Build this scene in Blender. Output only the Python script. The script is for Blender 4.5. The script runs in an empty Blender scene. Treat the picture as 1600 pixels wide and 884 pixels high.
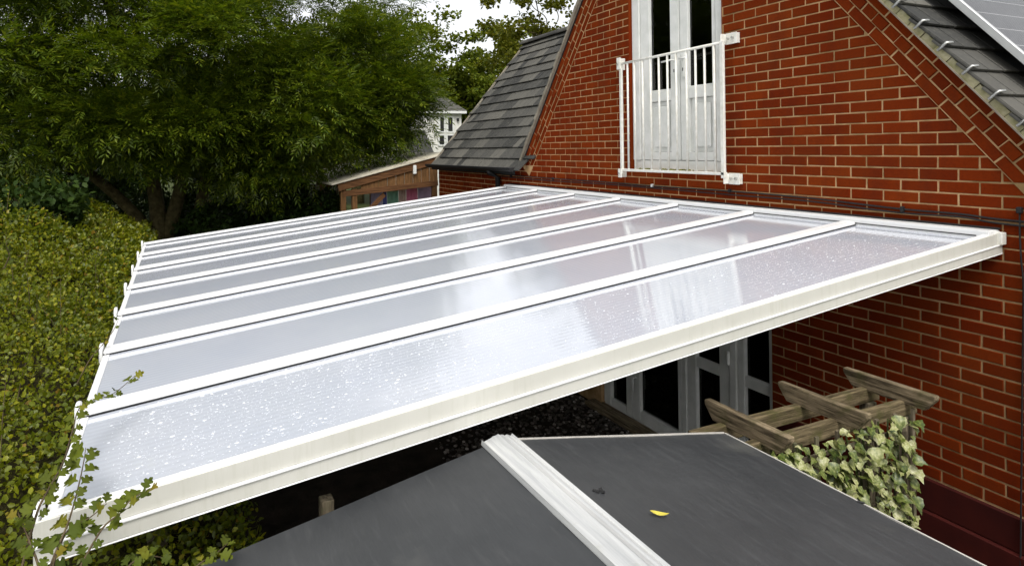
import bpy, bmesh, math, random
import numpy as np
from mathutils import Vector, Matrix

random.seed(7); rng = np.random.default_rng(7)
SC = bpy.context.scene
COL = SC.collection
G = 2.98                                   # height of the calibration course above the ground

# ------------------------------------------------------------------ camera
CAM = Vector((2.6205, -4.2995, -0.0609 + G))
cd = bpy.data.cameras.new('camera'); cam = bpy.data.objects.new('camera', cd); COL.objects.link(cam)
cam.location = CAM; cam.rotation_euler = (1.5684, 0.0144, 1.1455)
cd.sensor_width = 36; cd.lens = 995.95 / 1600 * 36
cd.shift_x = 72.78 / 1600; cd.shift_y = -(442 - 235.1) / 1600
cd.clip_start = .02; cd.clip_end = 600
SC.camera = cam
# ------------------------------------------------------------------ sky, sun, exposure
SUN_EL, SUN_AZ = math.radians(55), math.radians(108)      # azimuth from +Y towards +X
w = bpy.data.worlds.new('World'); SC.world = w; w.use_nodes = True
nt = w.node_tree; bg = nt.nodes['Background']
sk = nt.nodes.new('ShaderNodeTexSky'); sk.sky_type = 'NISHITA'; sk.sun_disc = False
sk.sun_elevation = SUN_EL; sk.sun_rotation = SUN_AZ; sk.dust_density = 3; sk.air_density = 1
hs = nt.nodes.new('ShaderNodeHueSaturation'); hs.inputs['Saturation'].default_value = .12
nt.links.new(sk.outputs[0], hs.inputs['Color']); nt.links.new(hs.outputs[0], bg.inputs[0])
bg.inputs[1].default_value = .15
sd = bpy.data.lights.new('sun', 'SUN'); sd.energy = 1.05; sd.angle = math.radians(22); sd.color = (1, .96, .9)
sun = bpy.data.objects.new('sun', sd); COL.objects.link(sun)
sv = Vector((math.sin(SUN_AZ) * math.cos(SUN_EL), math.cos(SUN_AZ) * math.cos(SUN_EL), math.sin(SUN_EL)))
sun.rotation_euler = sv.to_track_quat('Z', 'Y').to_euler(); sun.location = (8, -12, 16)
SC.view_settings.view_transform = 'Standard'; SC.view_settings.look = 'None'
SC.view_settings.exposure = .75; SC.view_settings.gamma = 1
SC.cycles.max_bounces = 8; SC.cycles.transparent_max_bounces = 12
SC.cycles.use_denoising = True

RM = cam.rotation_euler.to_matrix()
def ray(px, py):
    return RM @ Vector(((px - 727.22) / 995.95, -(py - 235.1) / 995.95, -1))
def at(px, py, d):                          # point at horizontal distance d along the line of sight
    r = ray(px, py); return CAM + r * (d / math.hypot(r.x, r.y))
RMI = RM.transposed()
def pix(p):
    c = RMI @ (Vector(p) - CAM)
    if c.z > -.05: return (-9999, -9999)
    return (727.22 + 995.95 * c.x / -c.z, 235.1 - 995.95 * c.y / -c.z)

# ------------------------------------------------------------------ helpers
BASE = {}
def put(o, parent=None):
    COL.objects.link(o)
    if parent is not None:
        o.parent = parent; o.matrix_parent_inverse = Matrix.Translation(-BASE.get(parent.name, Vector((0, 0, 0))))
    return o
def tag(o, label=None, cat=None, group=None, kind=None):
    for k, v in (('label', label), ('category', cat), ('group', group), ('kind', kind)):
        if v: o[k] = v
    return o
def thing(name, loc, label, cat, group=None):
    o = bpy.data.objects.new(name, None); o.location = loc; o.empty_display_size = .1
    COL.objects.link(o); BASE[o.name] = Vector(loc)
    return tag(o, label, cat, group)

class MB:
    def __init__(s): s.v = []; s.f = []
    def add(s, vs, fs):
        n = len(s.v); s.v += [tuple(x) for x in vs]; s.f += [tuple(i + n for i in f) for f in fs]; return s
    def box(s, a, b):
        x0, y0, z0 = (min(a[i], b[i]) for i in range(3)); x1, y1, z1 = (max(a[i], b[i]) for i in range(3))
        return s.add([(x0,y0,z0),(x1,y0,z0),(x1,y1,z0),(x0,y1,z0),(x0,y0,z1),(x1,y0,z1),(x1,y1,z1),(x0,y1,z1)],
                     [(3,2,1,0),(4,5,6,7),(0,1,5,4),(1,2,6,5),(2,3,7,6),(3,0,4,7)])
    def beam(s, p, q, wd, ht, up=(0, 0, 1)):
        p, q = Vector(p), Vector(q); d = (q - p).normalized(); r = d.cross(Vector(up)).normalized(); u = r.cross(d)
        vs = [c + r * (sx * wd / 2) + u * (sz * ht / 2) for c in (p, q) for sx, sz in ((-1,-1),(1,-1),(1,1),(-1,1))]
        return s.add(vs, [(3,2,1,0),(4,5,6,7),(0,1,5,4),(1,2,6,5),(2,3,7,6),(3,0,4,7)])
    def tube(s, path, rad, n=8):
        path = [Vector(p) for p in path]; m = len(path)
        rad = rad if hasattr(rad, '__len__') else [rad] * m
        ref = Vector((.31, .17, .93)); vs = []
        for i, p in enumerate(path):
            d = (path[min(i + 1, m - 1)] - path[max(i - 1, 0)]).normalized()
            if abs(d.dot(ref)) > .95: ref = Vector((.9, .3, .1))
            a = d.cross(ref).normalized(); b = d.cross(a)
            vs += [p + (a * math.cos(t) + b * math.sin(t)) * rad[i] for t in (2 * math.pi * k / n for k in range(n))]
        fs = [(i*n+k, i*n+(k+1)%n, (i+1)*n+(k+1)%n, (i+1)*n+k) for i in range(m-1) for k in range(n)]
        fs += [tuple(range(n))[::-1], tuple((m-1)*n + k for k in range(n))]
        return s.add(vs, fs)
    def extrude(s, prof, a, b):              # prof: list of points (closed ring) at a; copied by vector (b-a)
        d = Vector(b) - Vector(a); n = len(prof)
        vs = [Vector(p) for p in prof] + [Vector(p) + d for p in prof]
        fs = [(i, (i+1) % n, n + (i+1) % n, n + i) for i in range(n)] + [tuple(range(n))[::-1], tuple(range(n, 2*n))]
        return s.add(vs, fs)
    def mesh(s, name, mat, bevel=0, seg=1, smooth=False, fix=True):
        me = bpy.data.meshes.new(name); me.from_pydata(s.v, [], s.f)
        if fix or bevel:
            bm = bmesh.new(); bm.from_mesh(me)
            if bevel: bmesh.ops.bevel(bm, geom=list(bm.edges), offset=bevel, segments=seg, affect='EDGES', clamp_overlap=True)
            bmesh.ops.recalc_face_normals(bm, faces=bm.faces); bm.to_mesh(me); bm.free()
        if smooth: me.polygons.foreach_set('use_smooth', [True] * len(me.polygons))
        me.materials.append(mat); me.update(); return me
    def build(s, name, mat, parent=None, bevel=0, seg=1, smooth=False, fix=True):
        return put(bpy.data.objects.new(name, s.mesh(name, mat, bevel, seg, smooth, fix)), parent)
def inst(name, me, loc, rot=None, parent=None):
    o = bpy.data.objects.new(name, me); o.location = loc
    if rot is not None: o.rotation_euler = rot
    return put(o, parent)
def box(name, a, b, mat, parent=None, bevel=.003, seg=1): return MB().box(a, b).build(name, mat, parent, bevel, seg)

# ------------------------------------------------------------------ materials
def M(name, rough=.6, spec=.5, metal=0):
    m = bpy.data.materials.new(name); m.use_nodes = True; t = m.node_tree; b = t.nodes['Principled BSDF']
    b.inputs['Roughness'].default_value = rough; b.inputs['Specular IOR Level'].default_value = spec; b.inputs['Metallic'].default_value = metal
    return m, t, b
def N(t, typ, **kw):
    n = t.nodes.new(typ)
    for k, v in kw.items():
        if k in n.inputs: n.inputs[k].default_value = v
        else: setattr(n, k, v)
    return n
def ramp(t, fac, stops):
    r = t.nodes.new('ShaderNodeValToRGB'); e = r.color_ramp.elements
    while len(e) < len(stops): e.new(.5)
    for i, (p, c) in enumerate(stops): e[i].position = p; e[i].color = (*c, 1)
    t.links.new(fac, r.inputs[0]); return r.outputs[0]
def coords(t, scale=(1, 1, 1), kind='Object'):
    tc = t.nodes.new('ShaderNodeTexCoord'); mp = t.nodes.new('ShaderNodeMapping'); mp.inputs['Scale'].default_value = scale
    t.links.new(tc.outputs[kind], mp.inputs[0]); return mp.outputs[0]
def noise(t, vec, scale, detail=4, rough=.55):
    n = N(t, 'ShaderNodeTexNoise', Scale=scale, Detail=detail, Roughness=rough); t.links.new(vec, n.inputs['Vector']); return n.outputs['Fac']
def mixc(t, fac, a, b, mode='MIX'):
    m = t.nodes.new('ShaderNodeMix'); m.data_type = 'RGBA'; m.blend_type = mode
    for i, v in ((0, fac), (6, a), (7, b)):
        if hasattr(v, 'links'): t.links.new(v, m.inputs[i])
        else: m.inputs[i].default_value = v if i == 0 else (*v, 1)
    return m.outputs[2]
def bump(t, b, h, strength=.3, dist=.01):
    n = N(t, 'ShaderNodeBump', Strength=strength, Distance=dist); t.links.new(h, n.inputs['Height']); t.links.new(n.outputs[0], b.inputs['Normal']); return n
def worldpos(t):
    return t.nodes.new('ShaderNodeNewGeometry').outputs['Position']
def mottled(name, c0, c1, scale=20, rough=.6, spec=.4, metal=0, bmp=.2, bdist=.004, lo=.3, hi=.7):
    m, t, b = M(name, rough, spec, metal); p = worldpos(t); n = noise(t, p, scale)
    t.links.new(ramp(t, n, [(lo, c0), (hi, c1)]), b.inputs['Base Color'])
    if bmp: bump(t, b, noise(t, p, scale * 3), bmp, bdist)
    return m
def randval(t):                              # a number per brick / leaf, whether it is an object or an island
    oi = t.nodes.new('ShaderNodeObjectInfo'); ge = t.nodes.new('ShaderNodeNewGeometry')
    a = N(t, 'ShaderNodeMath', operation='ADD'); f = N(t, 'ShaderNodeMath', operation='FRACT')
    t.links.new(oi.outputs['Random'], a.inputs[0]); t.links.new(ge.outputs['Random Per Island'], a.inputs[1]); t.links.new(a.outputs[0], f.inputs[0])
    return f.outputs[0]
def mat_brick():
    m, t, b = M('brick', .95, .06); p = worldpos(t); r = randval(t)
    base = ramp(t, r, [(0, (.135, .0155, .002)), (.3, (.155, .0185, .0023)), (.7, (.172, .022, .0026)), (1, (.20, .029, .0034))])
    n1 = noise(t, p, 60, 6, .7); n2 = noise(t, p, 1.7, 3)
    c = mixc(t, ramp(t, n1, [(.35, (.0, .0, .0)), (.8, (.55, .55, .55))]), base, (.075, .012, .003))
    c = mixc(t, ramp(t, n2, [(.45, (0, 0, 0)), (.75, (.35, .35, .35))]), c, (.16, .045, .008))
    mp = t.nodes.new('ShaderNodeMapping'); mp.inputs['Scale'].default_value = (2.6, 1, .55); t.links.new(p, mp.inputs[0])
    c = mixc(t, ramp(t, noise(t, mp.outputs[0], 1.5, 5, .65), [(.48, (0, 0, 0)), (.72, (.5, .5, .5))]), c, (.07, .014, .006))
    c = mixc(t, ramp(t, noise(t, p, 23, 5, .75), [(.68, (0, 0, 0)), (.80, (.25, .25, .25))]), c, (.30, .14, .06))
    t.links.new(c, b.inputs['Base Color']); bump(t, b, noise(t, p, 140, 5, .7), .5, .003); return m
BRICK = mat_brick()
def mat_mortar():
    m, t, b = M('mortar', .95, .1); p = worldpos(t)
    c = ramp(t, noise(t, p, 11, 5), [(.3, (.36, .21, .095)), (.7, (.54, .35, .18))])
    c = mixc(t, ramp(t, noise(t, p, 2.1, 4), [(.50, (0, 0, 0)), (.68, (.75, .75, .75))]), c, (.17, .115, .045))
    t.links.new(c, b.inputs['Base Color']); bump(t, b, noise(t, p, 60, 4), .5, .004); return m
MORTAR = mat_mortar()
PLINTH = mottled('dark_red_plinth', (.035, .004, .003), (.06, .007, .004), 6, .8, .2)  # dark red tone of the smooth band below the brickwork
VERGE = mottled('verge_mortar', (.22, .21, .10), (.42, .38, .26), 14, .95, .1, bmp=.6, bdist=.01)
UPVC = mottled('white_upvc', (.66, .67, .63), (.79, .79, .76), 9, .35, .5, bmp=0)
PAINT = mottled('white_painted_steel', (.66, .64, .56), (.80, .79, .74), 25, .45, .5, bmp=.1, bdist=.001)
ALU = mottled('white_coated_aluminium', (.80, .80, .79), (.84, .84, .83), 6, .28, .5, bmp=0)
def mat_shaded_white():
    m, t, b = M('side_shaded_white', .4, .45); p = worldpos(t); mp = t.nodes.new('ShaderNodeMapping'); mp.inputs['Scale'].default_value = (30, 30, 2.5); t.links.new(p, mp.inputs[0])
    c = ramp(t, noise(t, p, 4, 4), [(.3, (.53, .52, .465)), (.7, (.60, .59, .535))])  # canopy white darkened and warmed as side-face shading; the streaks are stains
    c = mixc(t, ramp(t, noise(t, mp.outputs[0], 1.2, 5, .7), [(.52, (0, 0, 0)), (.8, (.35, .35, .35))]), c, (.36, .36, .27))
    t.links.new(c, b.inputs['Base Color']); return m
SHADED_WHITE = mat_shaded_white()
BLACK = mottled('black_rubber', (.012, .012, .013), (.02, .02, .02), 30, .6, .3, bmp=0)
STEEL = mottled('galvanised_steel', (.45, .45, .43), (.65, .65, .62), 40, .35, .5, .8, bmp=0)
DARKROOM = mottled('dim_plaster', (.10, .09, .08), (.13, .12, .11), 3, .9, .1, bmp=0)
FELT = mottled('roof_underlay', (.02, .02, .02), (.03, .03, .03), 5, .9, .1)
def mat_glass():
    m, t, b = M('window_glass'); t.nodes.remove(b)
    tr = N(t, 'ShaderNodeBsdfTransparent'); tr.inputs[0].default_value = (.45, .47, .45, 1)
    gl = N(t, 'ShaderNodeBsdfGlossy', Roughness=.02); fr = N(t, 'ShaderNodeFresnel', IOR=1.5); mx = N(t, 'ShaderNodeMixShader')
    t.links.new(fr.outputs[0], mx.inputs[0]); t.links.new(tr.outputs[0], mx.inputs[1]); t.links.new(gl.outputs[0], mx.inputs[2])
    t.links.new(mx.outputs[0], t.nodes['Material Output'].inputs[0]); return m
GLASS = mat_glass()
def mat_pane():
    m, t, b = M('opal_polycarbonate', .09, .5)
    p = worldpos(t); n = noise(t, p, 2.2, 4); n2 = noise(t, p, 90, 3)
    c = ramp(t, n, [(.3, (.66, .70, .785)), (.7, (.72, .75, .82))])
    c = mixc(t, ramp(t, n2, [(.55, (0, 0, 0)), (.75, (.4, .4, .4))]), c, (.72, .74, .78))
    t.links.new(c, b.inputs['Base Color'])
    b.inputs['Transmission Weight'].default_value = .25; b.inputs['IOR'].default_value = 1.58
    n3 = noise(t, p, .9, 3); rr = ramp(t, n3, [(.3, (.02, .02, .02)), (.75, (.07, .07, .07))]); t.links.new(rr, b.inputs['Roughness'])
    wv = N(t, 'ShaderNodeTexWave', Scale=9.0, Distortion=.6, Detail=2); wv.bands_direction = 'X'; wv.inputs['Detail Scale'].default_value = .4
    t.links.new(p, wv.inputs['Vector'])
    mp = t.nodes.new('ShaderNodeMapping'); mp.inputs['Scale'].default_value = (3, 26, 3); t.links.new(p, mp.inputs[0])
    st = noise(t, mp.outputs[0], 1.0, 3)
    b.inputs['Coat Weight'].default_value = .7; b.inputs['Coat Roughness'].default_value = .03; b.inputs['Coat IOR'].default_value = 1.6
    b1 = bump(t, b, wv.outputs['Fac'], .06, .004)
    b2 = N(t, 'ShaderNodeBump', Strength=.06, Distance=.004); t.links.new(st, b2.inputs['Height']); t.links.new(b1.outputs[0], b2.inputs['Normal'])
    t.links.new(b2.outputs[0], b.inputs['Normal']); t.links.new(b2.outputs[0], b.inputs['Coat Normal'])
    return m
PANE = mat_pane()
def mat_drop():
    m, t, b = M('sky_white_rain', .06, .6); b.inputs['Base Color'].default_value = (.80, .83, .87, 1); b.inputs['Transmission Weight'].default_value = .25  # white base colour stands in for sky mirrored in the drops
    b.inputs['IOR'].default_value = 1.33; return m
DROP = mat_drop()
def mat_epdm():
    m, t, b = M('rubber_roofing', .5, .4); p = coords(t, (1, 1, 1)); q = coords(t, (2.2, 14, 2))
    n = noise(t, p, 2.3, 6, .65); s = noise(t, q, 3, 5, .6)
    c = ramp(t, n, [(.3, (.033, .035, .037)), (.7, (.052, .054, .056))])
    c = mixc(t, ramp(t, s, [(.55, (0, 0, 0)), (.85, (.3, .3, .3))]), c, (.10, .10, .098))
    n4 = noise(t, p, 1.1, 5, .7); c = mixc(t, ramp(t, n4, [(.56, (0, 0, 0)), (.76, (.6, .6, .6))]), c, (.13, .128, .11))
    t.links.new(c, b.inputs['Base Color']); t.links.new(ramp(t, s, [(.3, (.38, .38, .38)), (.8, (.62, .62, .62))]), b.inputs['Roughness'])
    bump(t, b, noise(t, q, 9, 4), .12, .004); return m
EPDM = mat_epdm()
def mat_flash():
    m, t, b = M('aluminium_flashing', .38, .5, .35); p = coords(t, (1.2, 30, 1)); n = noise(t, p, 2, 5, .65); q = noise(t, coords(t), 14, 5, .7)
    c = ramp(t, n, [(.3, (.46, .47, .47)), (.7, (.74, .74, .72))]); c = mixc(t, ramp(t, q, [(.6, (0, 0, 0)), (.8, (.5, .5, .5))]), c, (.42, .42, .33))
    t.links.new(c, b.inputs['Base Color']); bump(t, b, n, .1, .003); return m
FLASH = mat_flash()
def mat_wood(name, c0, c1, moss=None, axis=0):
    m, t, b = M(name, .85, .2); sc = [22, 22, 22]; sc[axis] = 1.6; p = worldpos(t); mp = t.nodes.new('ShaderNodeMapping'); mp.inputs['Scale'].default_value = sc
    t.links.new(p, mp.inputs[0]); n = noise(t, mp.outputs[0], 2.2, 7, .7); c = ramp(t, n, [(.36, c0), (.62, c1)])
    if moss: c = mixc(t, ramp(t, noise(t, p, 11, 4), [(.5, (0, 0, 0)), (.7, (.8, .8, .8))]), c, moss)
    t.links.new(c, b.inputs['Base Color']); bump(t, b, n, .9, .010); return m
WOODX = mat_wood('weathered_timber', (.025, .017, .008), (.29, .225, .14), (.065, .06, .02), 0)
WOODY = mat_wood('weathered_beam', (.03, .021, .009), (.22, .17, .095), (.075, .07, .022), 1)
WOODZ = mat_wood('post_timber', (.05, .04, .025), (.22, .18, .12), (.08, .09, .04), 2)
CEDAR = mat_wood('stained_timber', (.06, .026, .010), (.15, .07, .028), None, 1)
CEDARZ = mat_wood('stained_post', (.08, .04, .014), (.19, .095, .036), None, 2)
def mat_tile():
    m, t, b = M('concrete_tile', .8, .3); p = worldpos(t); r = randval(t)
    c = ramp(t, r, [(0, (.030, .030, .028)), (.5, (.064, .062, .056)), (1, (.118, .112, .096))])
    c = mixc(t, ramp(t, noise(t, p, 30, 6, .7), [(.5, (0, 0, 0)), (.8, (.6, .6, .6))]), c, (.15, .145, .115))
    t.links.new(c, b.inputs['Base Color']); bump(t, b, noise(t, p, 90, 4), .5, .004); return m
TILE = mat_tile()
def mat_leaf(name, stops, trans=.42, rough=.6, spec=.15):
    m, t, b = M(name, rough, spec); r = randval(t); p = worldpos(t)
    c = ramp(t, r, stops); c = mixc(t, ramp(t, noise(t, p, 1.3, 3), [(.35, (0, 0, 0)), (.7, (.45, .45, .45))]), c, stops[-2][1])
    t.links.new(c, b.inputs['Base Color'])
    tl = N(t, 'ShaderNodeBsdfTranslucent'); br = mixc(t, 1.0, c, (1.0, 1.0, .45), 'MULTIPLY'); t.links.new(br, tl.inputs[0])
    mx = N(t, 'ShaderNodeMixShader'); mx.inputs[0].default_value = trans
    t.links.new(b.outputs[0], mx.inputs[1]); t.links.new(tl.outputs[0], mx.inputs[2]); t.links.new(mx.outputs[0], t.nodes['Material Output'].inputs[0]); return m
ASH = mat_leaf('ash_leaf', rough=.42, spec=.32, stops=[(0, (.028, .052, .003)), (.4, (.060, .104, .006)), (.8, (.122, .166, .009)), (1, (.21, .235, .014))])
HEDGE = mat_leaf('hawthorn_leaf', rough=.40, spec=.38, stops=[(0, (.026, .044, .003)), (.35, (.07, .108, .006)), (.7, (.145, .18, .009)), (.93, (.30, .30, .014)), (1, (.20, .09, .012))])
MAPLE = mat_leaf('maple_leaf', [(0, (.055, .085, .008)), (.5, (.115, .15, .011)), (1, (.19, .205, .016))])
YELLOW = mat_leaf('lime_leaf', [(0, (.08, .10, .012)), (.5, (.13, .14, .015)), (1, (.2, .19, .02))])
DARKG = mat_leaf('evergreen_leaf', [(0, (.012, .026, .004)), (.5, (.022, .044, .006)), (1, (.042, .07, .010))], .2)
BARK = mottled('bark', (.04, .034, .014), (.12, .10, .045), 12, .95, .1, bmp=.8, bdist=.02)
TWIG = mottled('twig_bark', (.05, .035, .018), (.12, .09, .05), 40, .8, .2)
SOIL = mottled('soil', (.018, .014, .010), (.04, .032, .024), 5, .95, .1, bmp=.6, bdist=.02)
LAWN = mottled('meadow_ground', (.03, .045, .012), (.06, .07, .02), 1.5, .95, .1)
def mat_ivy():
    m, t, b = M('variegated_ivy', .4, .4); p = coords(t); r = randval(t); n = noise(t, p, 38, 4, .6)
    a = N(t, 'ShaderNodeMath', operation='MULTIPLY_ADD'); a.inputs[1].default_value = .35; t.links.new(r, a.inputs[0]); t.links.new(n, a.inputs[2])
    c = ramp(t, a.outputs[0], [(.44, (.022, .042, .006)), (.60, (.09, .115, .02)), (.76, (.26, .27, .10)), (.95, (.48, .46, .28))])
    t.links.new(c, b.inputs['Base Color']); return m
IVY = mat_ivy()
RENDER = mottled('white_render', (.66, .65, .58), (.75, .74, .68), 3, .9, .2)
PALEROOF = mottled('pale_felt_roof', (.55, .50, .38), (.72, .67, .54), 2.5, .9, .2)
def mat_solar():
    m, t, b = M('solar_cell', .25, .5)
    tc = t.nodes.new('ShaderNodeTexCoord'); sp = t.nodes.new('ShaderNodeSeparateXYZ'); t.links.new(tc.outputs['Object'], sp.inputs[0])
    def lines(out, n, wd):
        a = N(t, 'ShaderNodeMath', operation='MULTIPLY'); a.inputs[1].default_value = n; f = N(t, 'ShaderNodeMath', operation='FRACT'); l = N(t, 'ShaderNodeMath', operation='LESS_THAN'); l.inputs[1].default_value = wd
        t.links.new(out, a.inputs[0]); t.links.new(a.outputs[0], f.inputs[0]); t.links.new(f.outputs[0], l.inputs[0]); return l.outputs[0]
    c = ramp(t, noise(t, tc.outputs['Object'], 14, 3), [(.3, (.030, .030, .032)), (.7, (.060, .060, .062))])
    c = mixc(t, lines(sp.outputs[1], 42, .22), c, (.17, .17, .17)); c = mixc(t, lines(sp.outputs[0], 6.3, .025), c, (.36, .36, .36))
    t.links.new(c, b.inputs['Base Color']); return m
SOLAR = mat_solar()

# ================================================================== SETTING
gnd = tag(MB().box((-400, -400, -1), (400, 400, -.012)).build('ground', LAWN), kind='structure')
pav = tag(MB().box((-8, -6.8, -.05), (5, .1, 0)).build('path', SOIL), kind='structure')
def pebbles():
    ico = bmesh.new(); bmesh.ops.create_icosphere(ico, subdivisions=1, radius=1); vs0 = np.array([v.co[:] for v in ico.verts]); fs0 = np.array([[v.index for v in f.verts] for f in ico.faces]); ico.free()
    n = 5200; x = rng.uniform(-5.0, -.4, n); y = -.05 - 2.0 * rng.random(n) ** 1.6; r = rng.uniform(.008, .022, n)
    sc = np.stack([r * rng.uniform(.8, 1.5, n), r * rng.uniform(.8, 1.4, n), r * .6], 1)
    V = (vs0[None] * sc[:, None]) + np.stack([x, y, r * .4], 1)[:, None]
    F = fs0[None] + (np.arange(n) * len(vs0))[:, None, None]
    return V.reshape(-1, 3), F.reshape(-1, 3)
def np_mesh(name, V, F, mat, smooth=False):
    me = bpy.data.meshes.new(name); nv, nf, k = len(V), len(F), F.shape[1]
    me.vertices.add(nv); me.vertices.foreach_set('co', np.ascontiguousarray(V, dtype=np.float32).ravel())
    me.loops.add(nf * k); me.loops.foreach_set('vertex_index', np.ascontiguousarray(F, dtype=np.int32).ravel())
    me.polygons.add(nf); me.polygons.foreach_set('loop_start', np.arange(0, nf * k, k, dtype=np.int32))
    if smooth: me.polygons.foreach_set('use_smooth', np.ones(nf, dtype=bool))
    me.materials.append(mat); me.update(calc_edges=True); return me
def mat_pebble():
    m, t, b = M('pebble', .6, .4); t.links.new(ramp(t, randval(t), [(0, (.03, .025, .02)), (.6, (.06, .05, .04)), (.9, (.16, .13, .11)), (1, (.42, .38, .34))]), b.inputs['Base Color']); return m
V, F = pebbles()
tag(put(bpy.data.objects.new('gravel', np_mesh('gravel', V, F, mat_pebble()))), 'dark wet gravel on the ground under the canopy', 'gravel', kind='stuff')

# ================================================================== BRICK HOUSE
house = thing('brick_house', (-2.2, .15, 0), 'red brick house with a steep gable, grey tiled roofs and white glazed doors', 'house')
XL = lambda zc: -4.979 + (zc + .291) / 1.3026       # outer line of the verge brickwork, house side
XR = lambda zc: .693 - (zc + .038) / 1.19
XLi = lambda zc: -4.735 + (zc + .291) / 1.3026      # inner line (field brickwork ends here)
XRi = lambda zc: .405 - (zc + .038) / 1.19
UD = (-2.72, -1.475, -.30, 1.77)                     # upper opening (x0,x1,z0,z1 in course heights)
LD = (-3.285, -1.012, -2.95, -.85)                   # lower opening
YM = .006
def slab(mb, poly, y0=YM, y1=.26):
    mb.extrude([(x, y0, z + G) for x, z in poly], (0, y0, 0), (0, y1, 0))
wb = MB()
slab(wb, [(-8.06, -2.98), (LD[0], -2.98), (LD[0], UD[2]), (-8.06, UD[2])])
slab(wb, [(LD[1], -2.98), (1.6, -2.98), (1.6, UD[2]), (LD[1], UD[2])])
slab(wb, [(LD[0], LD[3]), (LD[1], LD[3]), (LD[1], UD[2]), (LD[0], UD[2])])
slab(wb, [(XL(UD[2]), UD[2]), (UD[0], UD[2]), (UD[0], UD[3]), (XL(UD[3]), UD[3])])
slab(wb, [(UD[1], UD[2]), (XR(UD[2]), UD[2]), (XR(UD[3]), UD[3]), (UD[1], UD[3])])
AP = (-2.171, 3.369)
slab(wb, [(XL(UD[3]), UD[3]), (XR(UD[3]), UD[3]), AP])
wall = wb.build('wall', MORTAR, house, fix=True)
wall['label'] = 'pale sandy mortar joints behind the red bricks'
# plinth and its weathered ledge
pl = MB(); pl.box((LD[1] + .002, -.045, 0), (1.6, YM, .60)); pl.box((LD[1] + .002, -.022, .602), (1.6, YM, .80))
pl.build('plinth', PLINTH, house, .006)
# dark rooms behind the openings
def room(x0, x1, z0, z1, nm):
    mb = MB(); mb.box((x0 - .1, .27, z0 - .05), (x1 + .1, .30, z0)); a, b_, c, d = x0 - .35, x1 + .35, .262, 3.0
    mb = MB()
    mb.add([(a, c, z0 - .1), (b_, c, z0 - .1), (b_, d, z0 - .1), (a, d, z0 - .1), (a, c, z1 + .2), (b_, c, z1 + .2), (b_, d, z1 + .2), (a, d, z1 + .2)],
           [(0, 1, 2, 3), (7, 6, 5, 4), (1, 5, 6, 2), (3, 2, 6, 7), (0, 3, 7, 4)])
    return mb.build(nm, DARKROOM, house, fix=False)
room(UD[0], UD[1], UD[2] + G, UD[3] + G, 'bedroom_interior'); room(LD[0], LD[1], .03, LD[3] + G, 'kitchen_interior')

# ---- bricks
def clip(poly, a, b, c):                             # keep a*x+b*z<=c
    out = []
    for i in range(len(poly)):
        p, q = poly[i], poly[(i + 1) % len(poly)]; dp, dq = a*p[0]+b*p[1]-c, a*q[0]+b*q[1]-c
        if dp <= 0: out.append(p)
        if dp * dq < 0:
            t = dp / (dp - dq); out.append((p[0] + t*(q[0]-p[0]), p[1] + t*(q[1]-p[1])))
    return out
def area(poly): return .5 * sum(poly[i][0]*poly[(i+1)%len(poly)][1] - poly[(i+1)%len(poly)][0]*poly[i][1] for i in range(len(poly)))
def inset(poly, d):
    n = len(poly); out = []
    for i in range(n):
        p0, p1, p2 = (Vector(poly[(i + k) % n]) for k in (-1, 0, 1))
        e1 = (p1 - p0).normalized(); e2 = (p2 - p1).normalized(); n1 = Vector((-e1.y, e1.x)); n2 = Vector((-e2.y, e2.x))
        k = 1 + n1.dot(n2); out.append(tuple(p1 + (n1 + n2) * (d / max(k, .3))))
    return out
def brick_prism(poly, yf, wob=0.):                    # convex polygon in x,z, counter-clockwise; chamfered face towards -Y
    n = len(poly); ins = inset(poly, .0035); j = lambda: random.uniform(-wob, wob)
    vs = [(x + j(), yf + .0015 + j() * .5, z + j()) for x, z in ins] + [(x + j(), yf + .005, z + j()) for x, z in poly] + [(x, yf + .04, z) for x, z in poly]
    fs = [tuple(range(n))] + [(i, i + n, (i+1) % n + n, (i+1) % n) for i in range(n)] + [(i + n, i + 2*n, (i+1) % n + 2*n, (i+1) % n + n) for i in range(n)]
    return vs, fs
bricks = []                                           # (poly, yfront, full?)
BW, BH, J = .225, .075, .0105
for c in range(-29, 46):
    z0, z1 = c * BH + J / 2, (c + 1) * BH - J / 2; zm = (z0 + z1) / 2; off = 0 if c % 2 else .5
    for k in range(-40, 8):
        x0, x1 = (k + off) * BW + J / 2, (k + off + 1) * BW - J / 2
        segs = [(x0, x1)]
        for (a, b_, lo, hi) in (UD, LD):
            if lo < zm < hi:
                ns = []
                for s, e in segs:
                    if e <= a or s >= b_: ns.append((s, e)); continue
                    if s < a - .02: ns.append((s, a - .004))
                    if e > b_ + .02: ns.append((b_ + .004, e))
                segs = ns
        for s, e in segs:
            s, e = max(s, -8.055), min(e, 1.595)
            if e - s < .02: continue
            poly = [(s, z0), (e, z0), (e, z1), (s, z1)]
            if z1 > -.30:
                poly = clip(poly, 1.19, 1, 1.19 * .405 - .038 - .010) if len(poly) > 2 else poly
                poly = clip(poly, -1.3026, 1, 1.3026 * 4.735 - .291 - .012) if len(poly) > 2 else poly
            if len(poly) < 3 or area(poly) < .0006: continue
            bricks.append((poly, 0.0, abs(area(poly) - (BW - J) * (BH - J)) < 1e-6))
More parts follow.
